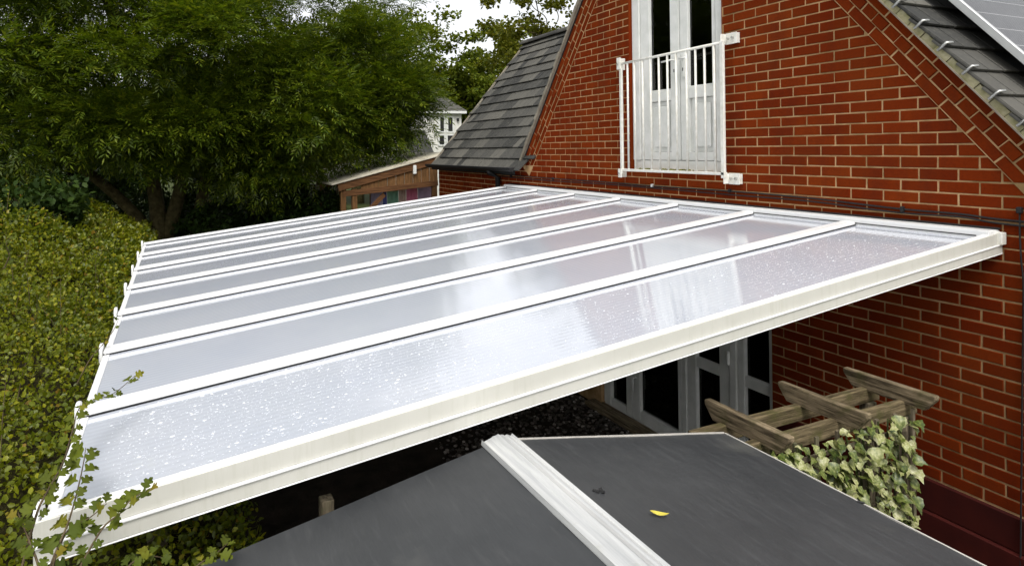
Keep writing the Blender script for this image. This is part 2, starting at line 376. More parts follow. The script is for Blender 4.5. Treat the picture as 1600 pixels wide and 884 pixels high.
# verge band: three rows following the slope, the middle one of headers that stand proud by turns
mband = MB()
for side in (0, 1):
    if side == 0: foot = Vector((XL(-.30), -.30)); u = Vector((1, 1.3026)).normalized(); n_ = Vector((u.y, -u.x))
    else: foot = Vector((XR(-.30), -.30)); u = Vector((-1, 1.19)).normalized(); n_ = Vector((-u.y, u.x))
    L = (Vector(AP) - foot).length
    for row, (bl, pr) in enumerate(((.225, -.016), (.1125, -.009), (.225, -.007))):
        t0, t1 = row * .075 + J / 2, (row + 1) * .075 - J / 2
        s = -.4 if row == 1 else -.4 + .06; q = 0
        while s < L + .1:
            q += 1
            pts = [foot + u * a + n_ * b_ for a, b_ in ((s + J/2, t0), (s + bl - J/2, t0), (s + bl - J/2, t1), (s + J/2, t1))]
            poly = [tuple(p) for p in pts]
            if area(poly) < 0: poly = poly[::-1]
            poly = clip(poly, 0, -1, .295)            # level seat at the foot
            if len(poly) > 2: poly = clip(poly, 1 if side == 0 else -1, 0, AP[0] if side == 0 else -AP[0])
            y = pr if row != 1 else (-.020 if q % 2 else -.010)
            if len(poly) > 2 and area(poly) > .0006: bricks.append((poly, y, False))
            s += bl
        pp = [foot + u * a + n_ * b_ for a, b_ in ((-.0, row*.075), (L, row*.075), (L, (row+1)*.075), (-.0, (row+1)*.075))]
        pp = [tuple(p) for p in pp]; pp = pp if area(pp) > 0 else pp[::-1]
        slab(mband, pp, pr + .0045, YM + .001 * (row + 1))
mband.build('verge_mortar_bed', MORTAR, house)
def facing(p):
    x, y = pix(p)
    if not (0 < x < 1600 and 0 < y < 884): return 0
    zc = p[2] - G
    if -.68 < zc < -.535 and p[0] < .56: return 0
    if zc < -.60 and y < 385 + (1563 - x) * .3185 + 6 and p[0] < .56: return 0
    if zc < -.60 and (x < 1210 or y > 640 and x < 1430): return 0
    return 1
scored = []
for i, (poly, y, full) in enumerate(bricks):
    cx = sum(p[0] for p in poly) / len(poly); cz = sum(p[1] for p in poly) / len(poly)
    a = facing((cx, y, cz + G)); d = (Vector((cx, y, cz + G)) - CAM).length
    scored.append((a * area(poly) * (CAM.y * -1) / d ** 3, i))
top = set(i for s, i in sorted(scored, reverse=True)[:296] if s > 0)
variants = []
for k in range(8):
    mb = MB(); hw, hh = (BW - J) / 2, (BH - J) / 2; mb.add(*brick_prism([(-hw, -hh), (hw, -hh), (hw, hh), (-hw, hh)], 0, .0014)); variants.append(mb.mesh('brick', BRICK, fix=False))
rest = MB()
for i, (poly, y, full) in enumerate(bricks):
    cx = sum(p[0] for p in poly) / len(poly); cz = sum(p[1] for p in poly) / len(poly); dy = random.uniform(-.002, .0015)
    if i in top:
        if full: inst('brick', random.choice(variants), (cx, y + dy, cz + G), (0, random.uniform(-.006, .006), random.uniform(-.006, .006)), wall)
        else:
            mb = MB(); mb.add(*brick_prism([(p[0] - cx, p[1] - cz) for p in poly], 0, .001)); inst('brick', mb.mesh('brick', BRICK, fix=False), (cx, y + dy, cz + G), None, wall)
    else:
        vs, fs = brick_prism([(p[0], p[1] + G) for p in poly], y + dy, .001); rest.add(vs, fs)
o = rest.build('far_brickwork', BRICK, house, fix=False); o['kind'] = 'stuff'

# ---- verge bedding, gable roof, tiles
def verge(side, nm):
    mb = MB()
    if side == 0: a, b_ = (XL(-.27), -.27), AP; u = Vector((1, 1.3026)).normalized(); n_ = Vector((-u.y, u.x))
    else: a, b_ = (XR(-.62), -.62), AP; u = Vector((-1, 1.19)).normalized(); n_ = Vector((u.y, -u.x)); n_ = n_ if n_.y > 0 else -n_
    a, b_ = Vector(a), Vector(b_); N_ = 46
    for i in range(N_):
        p, q = a.lerp(b_, i / N_), a.lerp(b_, (i + 1) / N_ - .001); h = .050 + random.uniform(-.010, .004); y = -.055 + random.uniform(-.006, .006)
        poly = [p + n_ * .002, q + n_ * .002, q + n_ * h, p + n_ * (h + random.uniform(-.006, .006))]
        mb.extrude([(v.x, y, v.y + G) for v in poly], (0, 0, 0), (0, .045, 0))
    mb.build(nm, VERGE if side else mats_under, house)
    u_ = MB(); pp = [a + n_ * -.006, b_ + n_ * -.006, b_ + n_ * .002, a + n_ * .002]
    u_.extrude([(v.x, -.066, v.y + G) for v in pp], (0, 0, 0), (0, .2, 0)); u_.build('undercloak', mats_under, house)
mats_under = mottled('undercloak_board', (.20, .17, .13), (.30, .27, .21), 9, .9, .2)
verge(0, 'verge_bedding'); verge(1, 'verge_bedding')
def tile_mesh(L=.30, Wd=.325, T=.015):
    mb = MB()
    for s in (-1, 1): mb.box((s * Wd / 4 - Wd / 4 + .006, -L / 2, -T), (s * Wd / 4 + Wd / 4 - .006, L / 2, 0))
    mb.box((-Wd / 2 + .004, -L / 2 + .004, -T - .004), (Wd / 2 - .004, L / 2, -.005))
    return mb.mesh('tile', TILE, .002)
TM = [tile_mesh() for _ in range(2)]
def gable_side(sgn, rows, cols, nm, make_tiles):
    sl = 1.19 if sgn > 0 else 1.3026
    u = Vector((sgn, 0, -sl)).normalized(); nrm = Vector((sl * sgn, 0, 1)).normalized()
    ridge = Vector((AP[0], 0, AP[1] + G)) + nrm * .055
    ridge.x = AP[0]; ln = 5.35 if sgn > 0 else 4.48
    mb = MB(); q = [ridge + Vector((0, -.03, 0)), ridge + u * ln + Vector((0, -.03, 0)), ridge + u * ln + Vector((0, 6, 0)), ridge + Vector((0, 6, 0))]
    mb.extrude([p - nrm * .03 for p in q], (0, 0, 0), nrm * .024); rf = mb.build(nm, FELT, house)
    if make_tiles:
        s0 = (Vector((.141, 0, .722 + G)) - Vector((ridge.x, 0, ridge.z))).dot(u) + .03
        m = Matrix((Vector((0, 1, 0)) * (1 if sgn < 0 else 1), -u, nrm)).transposed()
        e = Matrix((( 0, -u.x, nrm.x), (1, -u.y, nrm.y), (0, -u.z, nrm.z))).to_euler()
        for r in range(-4, 9):
            for c in range(cols):
                p = ridge + u * (s0 + r * .2055 - .11) + nrm * (.044 + random.uniform(-.002, .003)); p.y = -.068 + .1625 + c * .328 - (.0 if r % 2 == 0 else 0)
                o = inst('tile', random.choice(TM), p, None, rf)
                mt = Matrix(((0, -u.x, nrm.x), (1, -u.y, nrm.y), (0, -u.z, nrm.z))) @ Matrix.Rotation(-.105 + random.uniform(-.006, .006), 3, 'X')
                o.rotation_euler = mt.to_euler()
            if r >= -3:                                    # wire clip holding each verge tile
                p = ridge + u * (s0 + r * .2055 + .030) + nrm * .0; b1 = p + nrm * .004; t1 = p + nrm * .070; b1.y = -.085; t1.y = -.085
                cl = MB(); cl.tube([b1, t1, t1 + Vector((0, .05, 0)) + nrm * .004], .0095, 6); cl.build('verge_clip', STEEL, rf, smooth=True)
    return rf
gable_side(1, 12, 6, 'gable_roof', True); gable_side(-1, 0, 0, 'gable_roof', False)
# ---- garden-facing wing roof
P0 = Vector((-8.06, -.14, -.33 + G)); PT = math.atan2(2.127 + .16, 1.822 + .14)
us = Vector((0, math.cos(PT), math.sin(PT))); nn = Vector((0, -math.sin(PT), math.cos(PT))); LEN = 2.98
mb = MB(); q = [P0, P0 + Vector((3.06, 0, 0)), P0 + Vector((3.06, 0, 0)) + us * .68, P0 + Vector((4.6, 0, 0)) + us * .68, P0 + Vector((4.6, 0, 0)) + us * LEN, P0 + us * LEN]
mb.extrude([p - nn * .05 for p in q], (0, 0, 0), nn * .03); wroof = mb.build('wing_roof', FELT, house)
mb = MB(); q2 = [P0 + us * LEN, P0 + us * LEN + Vector((4.6, 0, 0)), P0 + us * LEN + Vector((4.6, 2.0, -2.2)), P0 + us * LEN + Vector((0, 2.0, -2.2))]
mb.extrude([p - Vector((0, 0, .05)) for p in q2], (0, 0, 0), (0, 0, .03)); mb.build('rear_roof', FELT, house)
for r in range(15):
    for c in range(-1, 10):
        p = P0 + us * (.10 + r * .2055) + nn * random.uniform(-.002, .004); p.x = -8.06 + .1625 + (c + .5 * (r % 2)) * .328
        if p.x < -8.06 + .05: continue
        lim = XL(p.z - G) - .05 if p.z - G > -.3 else -4.98
        if p.x > lim + .20: continue
        o = inst('tile', random.choice(TM), p, (PT - .115 + random.uniform(-.008, .008), 0, random.uniform(-.006, .006)), wroof)
mb = MB()
for i in range(9):
    a = P0 + us * (LEN + .02) + Vector((i * .33 - .02, 0, .02)); mb2 = MB()
    ring = [(a.x, a.y + .10 * math.cos(t), a.z - .05 + .085 * math.sin(t)) for t in np.linspace(0, math.pi, 9)]
    mb2.extrude(ring, (0, 0, 0), (.335, 0, 0)); mb2.build('ridge_tile', TILE, wroof, .002)
mb = MB(); vb = [P0 - nn * .06, P0 + us * LEN - nn * .06, P0 + us * LEN - nn * .0, P0 - nn * .0]
mb.extrude([p + Vector((-.01, 0, 0)) for p in vb], (0, 0, 0), (.05, 0, 0)); mb.build('bargeboard', mats_under, house)
# side wall of the wing and rear body
mb = MB(); mb.box((-8.055, .262, 0), (-7.80, 3.7, 2.6)); mb.extrude([(-8.055, .0, 2.6), (-8.055, 3.8, 2.6), (-8.055, 1.82, 4.75)], (0, 0, 0), (.2, 0, 0)); mb.build('side_wall', BRICK, house)
# gutter and downpipe in black plastic
gp = [(-.20 + .055 * math.cos(t), 2.655 + .055 * math.sin(t)) for t in np.linspace(math.pi, 2 * math.pi, 9)]
mb = MB(); mb.extrude([(-8.08, y, z) for y, z in gp] + [(-8.08, y * .999 - .0, z + .004) for y, z in []] , (0, 0, 0), (3.16, 0, 0)); mb.build('eaves_gutter', BLACK, house)
box('fascia_board', (-8.05, -.14, 2.56), (-4.99, -.115, 2.655), BLACK, house)
MB().tube([(-5.62, -.2, 2.60), (-5.62, -.2, 2.57), (-5.62, -.06, 2.50), (-5.62, -.06, .1)], .036, 10).build('downpipe', BLACK, house, smooth=True)

for xx, s_ in ((UD[0], 1), (UD[1], -1)): box('brick_reveal', (xx + .0005 * s_, .001, UD[2] + G), (xx + .0035 * s_, .255, UD[3] + G), BRICK, house, 0)
# ---- upper white double door
def leafset(nm, parent): return None
YD = .04
door = MB()
x = lambda a, b_, z0, z1, y=YD, d=.07: door.box((a, y, z0), (b_, y + d, z1))
ud = box('upper_door', (-2.716, YD + .015, 2.685), (-1.478, YD + .09, 2.775), UPVC, house, .004)
ud['label'] = 'white glazed double door behind the small steel balcony'
for a, b_ in ((-2.716, -2.602), (-1.59, -1.478)): box('frame_post', (a, YD, 2.777), (b_, YD + .09, 4.76), UPVC, ud, .006, 2)
box('frame_head', (-2.60, YD, 4.68), (-1.592, YD + .09, 4.76), UPVC, ud, .006)
for (a, b_, ga, gb) in ((-2.597, -2.046, -2.46, -2.168), (-2.036, -1.595, -1.931, -1.643)):
    yl = YD + .012
    box('stile', (a, yl, 2.78), (ga, yl + .06, 4.677), UPVC, ud, .006, 2); box('stile', (gb, yl, 2.78), (b_, yl + .06, 4.677), UPVC, ud, .006, 2)
    box('bottom_rail', (ga, yl + .003, 2.78), (gb, yl + .06, 2.86), UPVC, ud, .004); box('lock_rail', (ga, yl + .003, 3.36), (gb, yl + .06, 3.455), UPVC, ud, .004)
    box('top_rail', (ga, yl + .003, 4.60), (gb, yl + .06, 4.677), UPVC, ud, .004)
    box('door_panel', (ga, yl + .036, 2.862), (gb, yl + .055, 3.358), UPVC, ud, .002); box('raised_field', (ga + .040, yl + .014, 2.905), (gb - .040, yl + .0355, 3.310), UPVC, ud, .012)
    box('glazing_bead', (ga, yl + .018, 3.457), (gb, yl + .030, 3.475), UPVC, ud, .003)
    box('glass_pane', (ga + .001, yl + .030, 3.456), (gb - .001, yl + .036, 4.599), GLASS, ud, 0)
for hx, s in ((-2.10, -1), (-1.985, 1)):
    h = box('handle_plate', (hx - .017, YD - .002, 3.56), (hx + .017, YD + .012, 3.78), UPVC, ud, .005, 2)
    MB().tube([(hx, YD, 3.735), (hx, YD - .045, 3.735), (hx + s * (.12 if s < 0 else .10), YD - .05, 3.73)], .009, 8).build('lever_handle', UPVC, ud, smooth=True)
    box('keyhole', (hx - .005, YD - .006, 3.62), (hx + .005, YD - .0022, 3.65), BLACK, ud, .001)
# curtain seen through the glass
cu = MB(); pts = []
for k in range(40):
    xx = -2.47 + k * .0085; pts.append((xx, .20 + .018 * math.sin(k * .9) + .008 * math.sin(k * 2.3)))
for k in range(39): cu.add([(pts[k][0], pts[k][1], 2.75), (pts[k+1][0], pts[k+1][1], 2.75), (pts[k+1][0], pts[k+1][1], 4.6), (pts[k][0], pts[k][1], 4.6)], [(0, 1, 2, 3)])
co = cu.build('curtain', mottled('grey_curtain', (.10, .10, .105), (.17, .17, .18), 5, .9, .1, bmp=0), ud, smooth=True, fix=False)
# ---- lower glazed doors
yl = .05
ld = box('garden_door', (-3.275, yl, .03), (-1.018, yl + .09, .062), UPVC, house, .003)
ld['label'] = 'row of white glazed garden doors under the canopy'
box('door_sill', (-3.42, -.13, .0), (-1.02, yl + .0, .055), WOODX, house, .01, 2)['label'] = 'worn stone-coloured sill below the garden doors'
for a, b_ in ((-3.275, -3.16), (-2.112, -2.058), (-2.055, -1.997), (-1.480, -1.405), (-1.072, -1.018)): box('frame_post', (a, yl - .01, .064), (b_, yl + .08, 2.13), UPVC, ld, .006, 2)
box('frame_head', (-3.158, yl - .012, 2.05), (-1.074, yl + .08, 2.128), UPVC, ld, .006)
for a, b_ in ((-2.90, -2.80), (-2.797, -2.675), (-1.995, -1.879), (-1.603, -1.483), (-1.402, -1.325)): box('stile', (a, yl, .064), (b_, yl + .07, 2.048), UPVC, ld, .006, 2)
for a, b_, zb, mid in ((-3.158, -2.902, .135, 0), (-2.673, -2.114, .175, 0), (-1.877, -1.605, .20, 1), (-1.323, -1.074, .20, 1)):
    box('bottom_rail', (a, yl + .002, .064), (b_, yl + .07, zb), UPVC, ld, .005, 2); box('top_rail', (a, yl + .002, 1.96), (b_, yl + .07, 2.048), UPVC, ld, .005)
    if mid:
        box('mid_rail', (a, yl + .002, .875), (b_, yl + .07, .968), UPVC, ld, .005, 2)
        box('glass_pane', (a, yl + .035, zb), (b_, yl + .041, .874), GLASS, ld, 0); box('glass_pane', (a, yl + .035, .969), (b_, yl + .041, 1.959), GLASS, ld, 0)
    else: box('glass_pane', (a, yl + .035, zb), (b_, yl + .041, 1.959), GLASS, ld, 0)
for hz in (.25, 1.02, 1.8): MB().tube([(-1.482, yl - .02, hz), (-1.482, yl - .02, hz + .11)], .014, 8).build('hinge', UPVC, ld)
MB().tube([(-2.735, yl, .50), (-2.735, yl - .04, .50), (-2.735, yl - .045, .36)], .011, 8).build('lever_handle', UPVC, ld, smooth=True)

# ================================================================== JULIET BALCONY
bal = thing('juliet_balcony', (-2.05, -.09, 2.66), 'white painted steel balcony railing bolted across the upper double door', 'balcony')
YB = -.09
MB().tube([(-2.72, YB, 3.775), (-2.2, YB, 3.779), (-1.385, YB, 3.785)], .0125, 10).build('top_rail', PAINT, bal, smooth=True)
box('bottom_rail', (-2.72, YB - .012, 2.665), (-1.375, YB + .03, 2.690), PAINT, bal, .003)
for bx in (-2.629, -2.523, -2.40, -2.284, -2.166, -2.049, -1.935, -1.804, -1.693, -1.587, -1.478):
    MB().tube([(bx + random.uniform(-.003, .003), YB, 2.69), (bx, YB, 3.775)], .0108, 8).build('baluster', PAINT, bal, smooth=True)
for bx, wd in ((-2.735, .034), (-1.39, .04)): box('end_post', (bx - wd / 2, YB - .012, 2.64), (bx + wd / 2, YB + .012, 3.80), PAINT, bal, .003)
for (xa, xb, za, zb) in ((-1.40, -1.280, 3.768, 3.862), (-1.385, -1.270, 2.588, 2.682)):
    b_ = box('bracket', (xa, -.040, za), (xb, -.032, zb), PAINT, bal, .002); box('bracket_return', (xa, -.10, za + .004), (xa + .008, -.041, zb - .004), PAINT, b_, .001)
    box('bracket_return', (xb - .008, -.0315, za + .004), (xb, -.003, zb - .004), PAINT, b_, .001)
    for xx in (xa + .035, xa + .085): MB().tube([(xx, -.041, za + .05), (xx, -.062, za + .05)], .011, 6).build('bolt', STEEL, b_)
for (za, zb) in ((3.72, 3.84), (2.60, 2.69)):
    b_ = box('bracket', (-2.775, -.115, za), (-2.72, -.104, zb), PAINT, bal, .002); box('bracket_return', (-2.785, -.104, za), (-2.775, -.003, zb), PAINT, b_, .001)
    MB().tube([(-2.75, -.116, (za + zb) / 2), (-2.75, -.13, (za + zb) / 2)], .010, 6).build('bolt', STEEL, b_); MB().tube([(-2.786, -.06, (za + zb) / 2), (-2.82, -.06, (za + zb) / 2)], .008, 6).build('bolt', STEEL, b_)

ms = MB()
for k in range(90):
    xx = random.choice((-2.06, -2.05, -1.93, -1.80, -2.42)) + random.gauss(0, .05); rr = random.uniform(.006, .014)
    ms.tube([(xx, YB + .012 + random.uniform(-.015, .02), 2.688), (xx + random.uniform(-.01, .01), YB + .012, 2.690 + rr)], [rr, rr * .3], 5)
mo = ms.build('moss', mottled('moss', (.08, .085, .015), (.20, .19, .05), 60, .95, .1), bal); mo['kind'] = 'stuff'
# ================================================================== SOLAR PANEL
u = Vector((1, 0, -1.17)).normalized(); nrm = Vector((1.17, 0, 1)).normalized()
o0 = Vector((.674, .25, 3.232))
rot = Matrix(((u.x, 0, nrm.x), (u.y, 1, nrm.y), (u.z, 0, nrm.z))).to_euler()
sp = thing('solar_panel', o0, 'dark solar panel in a silver frame raised above the gable roof tiles', 'solar panel')
def sbox(nm, a, b_, mat, bev=.002):
    o = bpy.data.objects.new(nm, MB().box(a, b_).mesh(nm, mat, bev)); COL.objects.link(o); o.parent = sp; o.rotation_euler = rot; return o
sbox('panel_glass', (-1.2, .032, .020), (.4, 1.60, .036), SOLAR)
FR = mottled('anodised_frame', (.50, .51, .50), (.60, .61, .60), 10, .35, .5, .3, bmp=0)
sbox('frame_rail', (-1.23, 0, 0), (.43, .031, .044), FR); sbox('frame_rail', (-1.23, 1.601, 0), (.43, 1.632, .044), FR)
sbox('frame_rail', (.401, .0315, 0), (.432, 1.60, .044), FR); sbox('frame_rail', (-1.232, .0315, 0), (-1.2005, 1.60, .044), FR)
sbox('mounting_rail', (-.95, .02, -.05), (-.91, 1.6, -.002), FR); sbox('mounting_rail', (.1, .02, -.05), (.14, 1.6, -.002), FR)

# ================================================================== CABLES
def catmull(pts, n=8):
    pts = [Vector(p) for p in pts]; pts = [pts[0]] + pts + [pts[-1]]; out = []
    for i in range(1, len(pts) - 2):
        for k in range(n):
            t = k / n; a, b_, c, d = pts[i-1:i+3]
            out.append(.5 * ((2*b_) + (c - a)*t + (2*a - 5*b_ + 4*c - d)*t*t + (3*b_ - a - 3*c + d)*t**3))
    return out + [pts[-2]]
ck = [(-5.6, 2.540), (-5.25, 2.539), (-4.25, 2.531), (-3.19, 2.531), (-2.35, 2.524), (-1.39, 2.526), (-.667, 2.516), (-.017, 2.488), (.357, 2.484), (.62, 2.470), (1.5, 2.462)]
cb = thing('wall_cable', (-2, -.02, 2.5), 'black cable clipped along the brickwork just above the canopy', 'cable')
MB().tube(catmull([(a, -.010, b_) for a, b_ in ck]), .006, 7).build('cable_run', BLACK, cb, smooth=True)
MB().tube(catmull([(a, -.012, b_ - .024 + .008 * math.sin(a * 5)) for a, b_ in ck]), .0055, 7).build('cable_run', BLACK, cb, smooth=True)
for xx in (-5.3, -4.2, -2.37, -1.4, .02): box('cable_clip', (xx - .008, -.028, 2.515 if xx < -.5 else 2.47), (xx + .008, .0, 2.545 if xx < -.5 else 2.505), UPVC if xx == -2.37 else BLACK, cb, .002)
vc = thing('drop_cable', (.65, -.02, 0), 'thin black cable running down the brick wall beside the canopy end', 'cable')
MB().tube(catmull([(.652, -.012, 2.53), (.651, -.012, 2.4), (.656, -.012, 2.25), (.664, -.012, 2.1), (.655, -.012, 1.6), (.650, -.03, .9), (.648, -.055, .2)]), .0045, 7).build('cable_run', BLACK, vc, smooth=True)
box('junction_box', (.640, -.03, 2.515), (.665, -.001, 2.55), BLACK, vc, .004)

# ================================================================== CANOPY
can = thing('glazed_canopy', (-2.37, -2.3, 0), 'long white lean-to canopy with translucent panels fixed to the brick wall', 'canopy')
X0, S, YO = -5.2977, .8376, -4.651
zt = lambda y: 2.396 + (y + .05) * .1017              # top of the glazing bars
PITCH = math.atan(.1017)
def sloped(mb, x0, x1, y0, y1, h0, h1):                # box that follows the fall of the roof, heights relative to zt
    vs = [(xx, yy, zt(yy) + hh) for hh in (h0, h1) for xx, yy in ((x0, y0), (x1, y0), (x1, y1), (x0, y1))]
    return mb.add(vs, [(3,2,1,0),(4,5,6,7),(0,1,5,4),(1,2,6,5),(2,3,7,6),(3,0,4,7)])
HP = -.027                                             # pane top below bar top
for i in range(8):
    xb = X0 + S * i - (.058 if i == 7 else 0)
    if i < 7:
        b_ = sloped(MB(), xb - .043, xb + .043, YO, -.112, HP + .002, 0).build('glazing_bar', ALU, can, .006, 2)
        for s in (-1, 1): sloped(MB(), xb + s * .0435, xb + s * .0475, YO + .01, -.114, HP + .001, HP + .007).build('gasket', BLACK, b_)
    else:
        b_ = sloped(MB(), xb + .010, xb + .047, YO, -.112, HP + .002, 0).build('glazing_bar', ALU, can, .005, 2)
    sloped(MB(), xb - .05, xb + .05, YO + .152, -.112, -.13, HP - .020).build('rafter', ALU, b_, .003) if i < 7 else sloped(MB(), xb - .05, xb + .04, YO + .152, -.112, -.115, HP - .020).build('rafter', ALU, b_, .003)
    # end cap: a rounded upright plate closing the bar over the gutter
    mb = MB(); ring = []
    for t in np.linspace(0, math.pi, 7): ring.append((xb + .046 * math.cos(t) + (.004 if i == 7 else 0), YO - .004, zt(YO) + .004 + .022 * math.sin(t)))
    hb = -.062 if i < 7 else -.125
    ring += [(xb - .046, YO - .004, zt(YO) + hb), (xb + .046, YO - .004, zt(YO) + hb)]
    mb.extrude(ring, (0, 0, 0), (0, -.016, 0)); mb.build('end_cap', ALU, b_, .003)
for i in range(7):
    xa, xb = X0 + S * i + .012, X0 + S * (i + 1) + (-.012 if i < 6 else -.028)
    sloped(MB(), xa, xb, YO + .012, -.05, HP - .016, HP).build('roof_pane', PANE, can)
    sloped(MB(), xa + .034, xb - .020, YO - .002, YO + .028, HP - .022, HP + .004).build('pane_edge_trim', ALU, can, .002)
# wall beam with its dark flashing
mb = MB(); mb.box((X0 - .05, -.110, 2.30), (X0 + 7 * S - .012, -.004, 2.412)); mb.build('wall_beam', ALU, can, .006, 2)
MB().box((X0 - .04, -.114, 2.376 - .001), (X0 + 7 * S - .078, -.1105, 2.381)).build('gasket', BLACK, can)
box('flashing', (X0 - .06, -.030, 2.413), (X0 + 7 * S - .008, -.002, 2.424), BLACK, can, .002)
# near-side fascia in two steps with a bright ledge between
XF = X0 + 7 * S - .011
fs_ = sloped(MB(), XF + .0005, XF + .009, YO - .018, -.006, -.066, -.003).build('side_fascia', SHADED_WHITE, can, .002)
sloped(MB(), XF - .002, XF + .018, YO - .018, -.006, -.073, -.0665).build('fascia_ledge', ALU, fs_, .001)
sloped(MB(), XF - .002, XF + .011, YO - .018, -.006, -.120, -.0735).build('fascia_skirt', SHADED_WHITE, fs_, .002)
sloped(MB(), XF - .03, XF + .014, YO - .018, -.004, -.124, -.1205).build('fascia_lip', ALU, fs_, .001)
box('eaves_beam', (X0 - .03, YO + .04, zt(YO) - .118), (XF - .06, YO + .15, zt(YO) - .046), ALU, can, .004)
for xx in (X0 + .1, X0 + 2.6, -1.35): box('post', (xx - .045, YO + .05, 0), (xx + .045, YO + .14, zt(YO) - .1185), ALU, can, .004)
box('wall_end_bracket', (XF - .02, -.05, 2.33), (XF + .03, -.004, 2.40), PAINT, can, .003)

# ---- raindrops on the pane nearest the camera
def domes(n, xs, ys, rs, el):
    k = 7; th = np.arange(k) * 2 * np.pi / k
    ring = np.stack([np.cos(th), np.sin(th), 0 * th], 1); mid = np.stack([.68 * np.cos(th), .68 * np.sin(th), 0 * th + .42], 1)
    v0 = np.concatenate([ring, mid, [[0, 0, .6]]]); f = []
    for i in range(k):
        j = (i + 1) % k; f += [(i, j, k + j), (i, k + j, k + i), (k + i, k + j, 2 * k)]
    f = np.array(f)
    sc = np.stack([rs, rs * el, rs * .8], 1); V = v0[None] * sc[:, None]
    V[..., 0] += xs[:, None]; V[..., 1] += ys[:, None]; V[..., 2] += 2.396 + (V[..., 1] + .05) * .1017 + HP + .0003
    return V.reshape(-1, 3), (f[None] + (np.arange(n) * len(v0))[:, None, None]).reshape(-1, 3)
xa, xb = X0 + S * 6 + .06, X0 + S * 7 - .062
n = 6400; ys = np.concatenate([-4.55 + 2.3 * rng.beta(1.1, 1.6, n // 2), rng.uniform(-4.5, -.15, n - n // 2)]); xs = rng.uniform(xa, xb, n)
rs = rng.gamma(1.0, .0010, n).clip(.0007, .0055); el = rng.uniform(.9, 1.9, n)
m_ = 6000; ys = np.concatenate([ys, np.concatenate([rng.uniform(-4.5, -2.4, m_ // 2), rng.uniform(-1.7, -.12, m_ - m_ // 2)])]); xs = np.concatenate([xs, rng.uniform(xa, xb, m_)]); rs = np.concatenate([rs, rng.uniform(.0007, .0019, m_)]); el = np.concatenate([el, rng.uniform(1, 2.2, m_)]); n += m_
V, F = domes(n, xs, ys, rs, el)
V = np.array(V)
tag(put(bpy.data.objects.new('raindrops', np_mesh('raindrops', V, F, DROP, True))), 'fine raindrops, coloured white for the reflected sky, scattered over the nearest canopy panel', 'raindrops', kind='stuff')

# ================================================================== SHED
sh = thing('garden_shed', (2.6, -3.28, 0), 'low garden shed with dark grey rubber roof and metal ridge strip', 'shed')
SX0, SX1, YR, YE0, YE1, ZR, ZE = .62, 4.8, -3.28, -4.36, -2.215, 1.893, 1.707
def roof_sheet(ya, yb, za, zb, nm):
    nx, ny = 30, 10; top = []; 
    for i in range(nx + 1):
        for j in range(ny + 1):
            tt = j / ny; xx = SX0 + (SX1 - SX0) * i / nx; yy = ya + (yb - ya) * tt; zz = za + (zb - za) * tt
            zz += .0035 * math.sin(xx * 7 + tt * 5) * math.sin(tt * 6) + .002 * math.sin(xx * 19 + tt * 11); top.append((xx, yy, zz))
    mb = MB(); fs = [(i*(ny+1)+j, (i+1)*(ny+1)+j, (i+1)*(ny+1)+j+1, i*(ny+1)+j+1) for i in range(nx) for j in range(ny)]
    mb.add(top, fs); m = mb.build(nm, EPDM, sh, smooth=True)
    return m
for ya, yb, nm in ((YR, YE1, 'roof_sheet'), (YR, YE0, 'roof_sheet')):
    roof_sheet(ya, yb, ZR, ZE, nm)
    mb = MB(); mb.extrude([(SX0, ya, ZR - .006), (SX0, yb, ZE - .006), (SX0, yb, ZE - .024), (SX0, ya, ZR - .024)], (0, 0, 0), (SX1 - SX0, 0, 0)); mb.build('roof_board', WOODX, sh)
TRIM = mottled('pale_trim', (.42, .40, .36), (.55, .52, .47), 20, .5, .4, bmp=0)
mb = MB(); mb.beam((SX0 - .004, YR + .07, ZR - .014), (SX0 - .004, YE1, ZE - .001), .006, .009); mb.build('edge_trim', TRIM, sh)
mb = MB(); mb.beam((SX0, YE1 + .004, ZE - .003), (SX1, YE1 + .004, ZE - .003), .006, .009); mb.build('edge_trim', TRIM, sh)
for y0 in (YE1, YE0):
    s = 1 if y0 == YE1 else -1
    mb = MB(); mb.box((SX0 + .12, y0 - s * .14, 0), (SX1 - .1, y0 - s * .12, ZE - .005)); mb.build('side_wall', WOODZ, sh)
mb = MB(); mb.extrude([(SX0 + .12, YE0 + .142, 0), (SX0 + .12, YE1 - .142, 0), (SX0 + .12, YE1 - .142, ZE - .01), (SX0 + .12, YR, ZR - .03), (SX0 + .12, YE0 + .142, ZE - .01)], (0, 0, 0), (.02, 0, 0)); mb.build('gable_wall', WOODZ, sh)
prof = [(-.082, -.0105), (-.078, .004), (-.070, -.0045), (-.030, .0045), (-.024, .008), (-.010, .009), (.004, .012), (.012, .0085), (.030, .006), (.036, .002), (.048, .004), (.068, -.003), (.076, .004), (.080, -.0095)]
pr = [(SX0 - .012, YR + a * .78, ZR + .004 + b_) for a, b_ in prof]; pr2 = [(x_, y_, z_ - .003) for x_, y_, z_ in pr[::-1]]
MB().extrude(pr + pr2, (0, 0, 0), (SX1 - SX0 + .012, 0, 0)).build('ridge_flashing', FLASH, sh)['label'] = 'pale folded aluminium strip along the shed ridge'
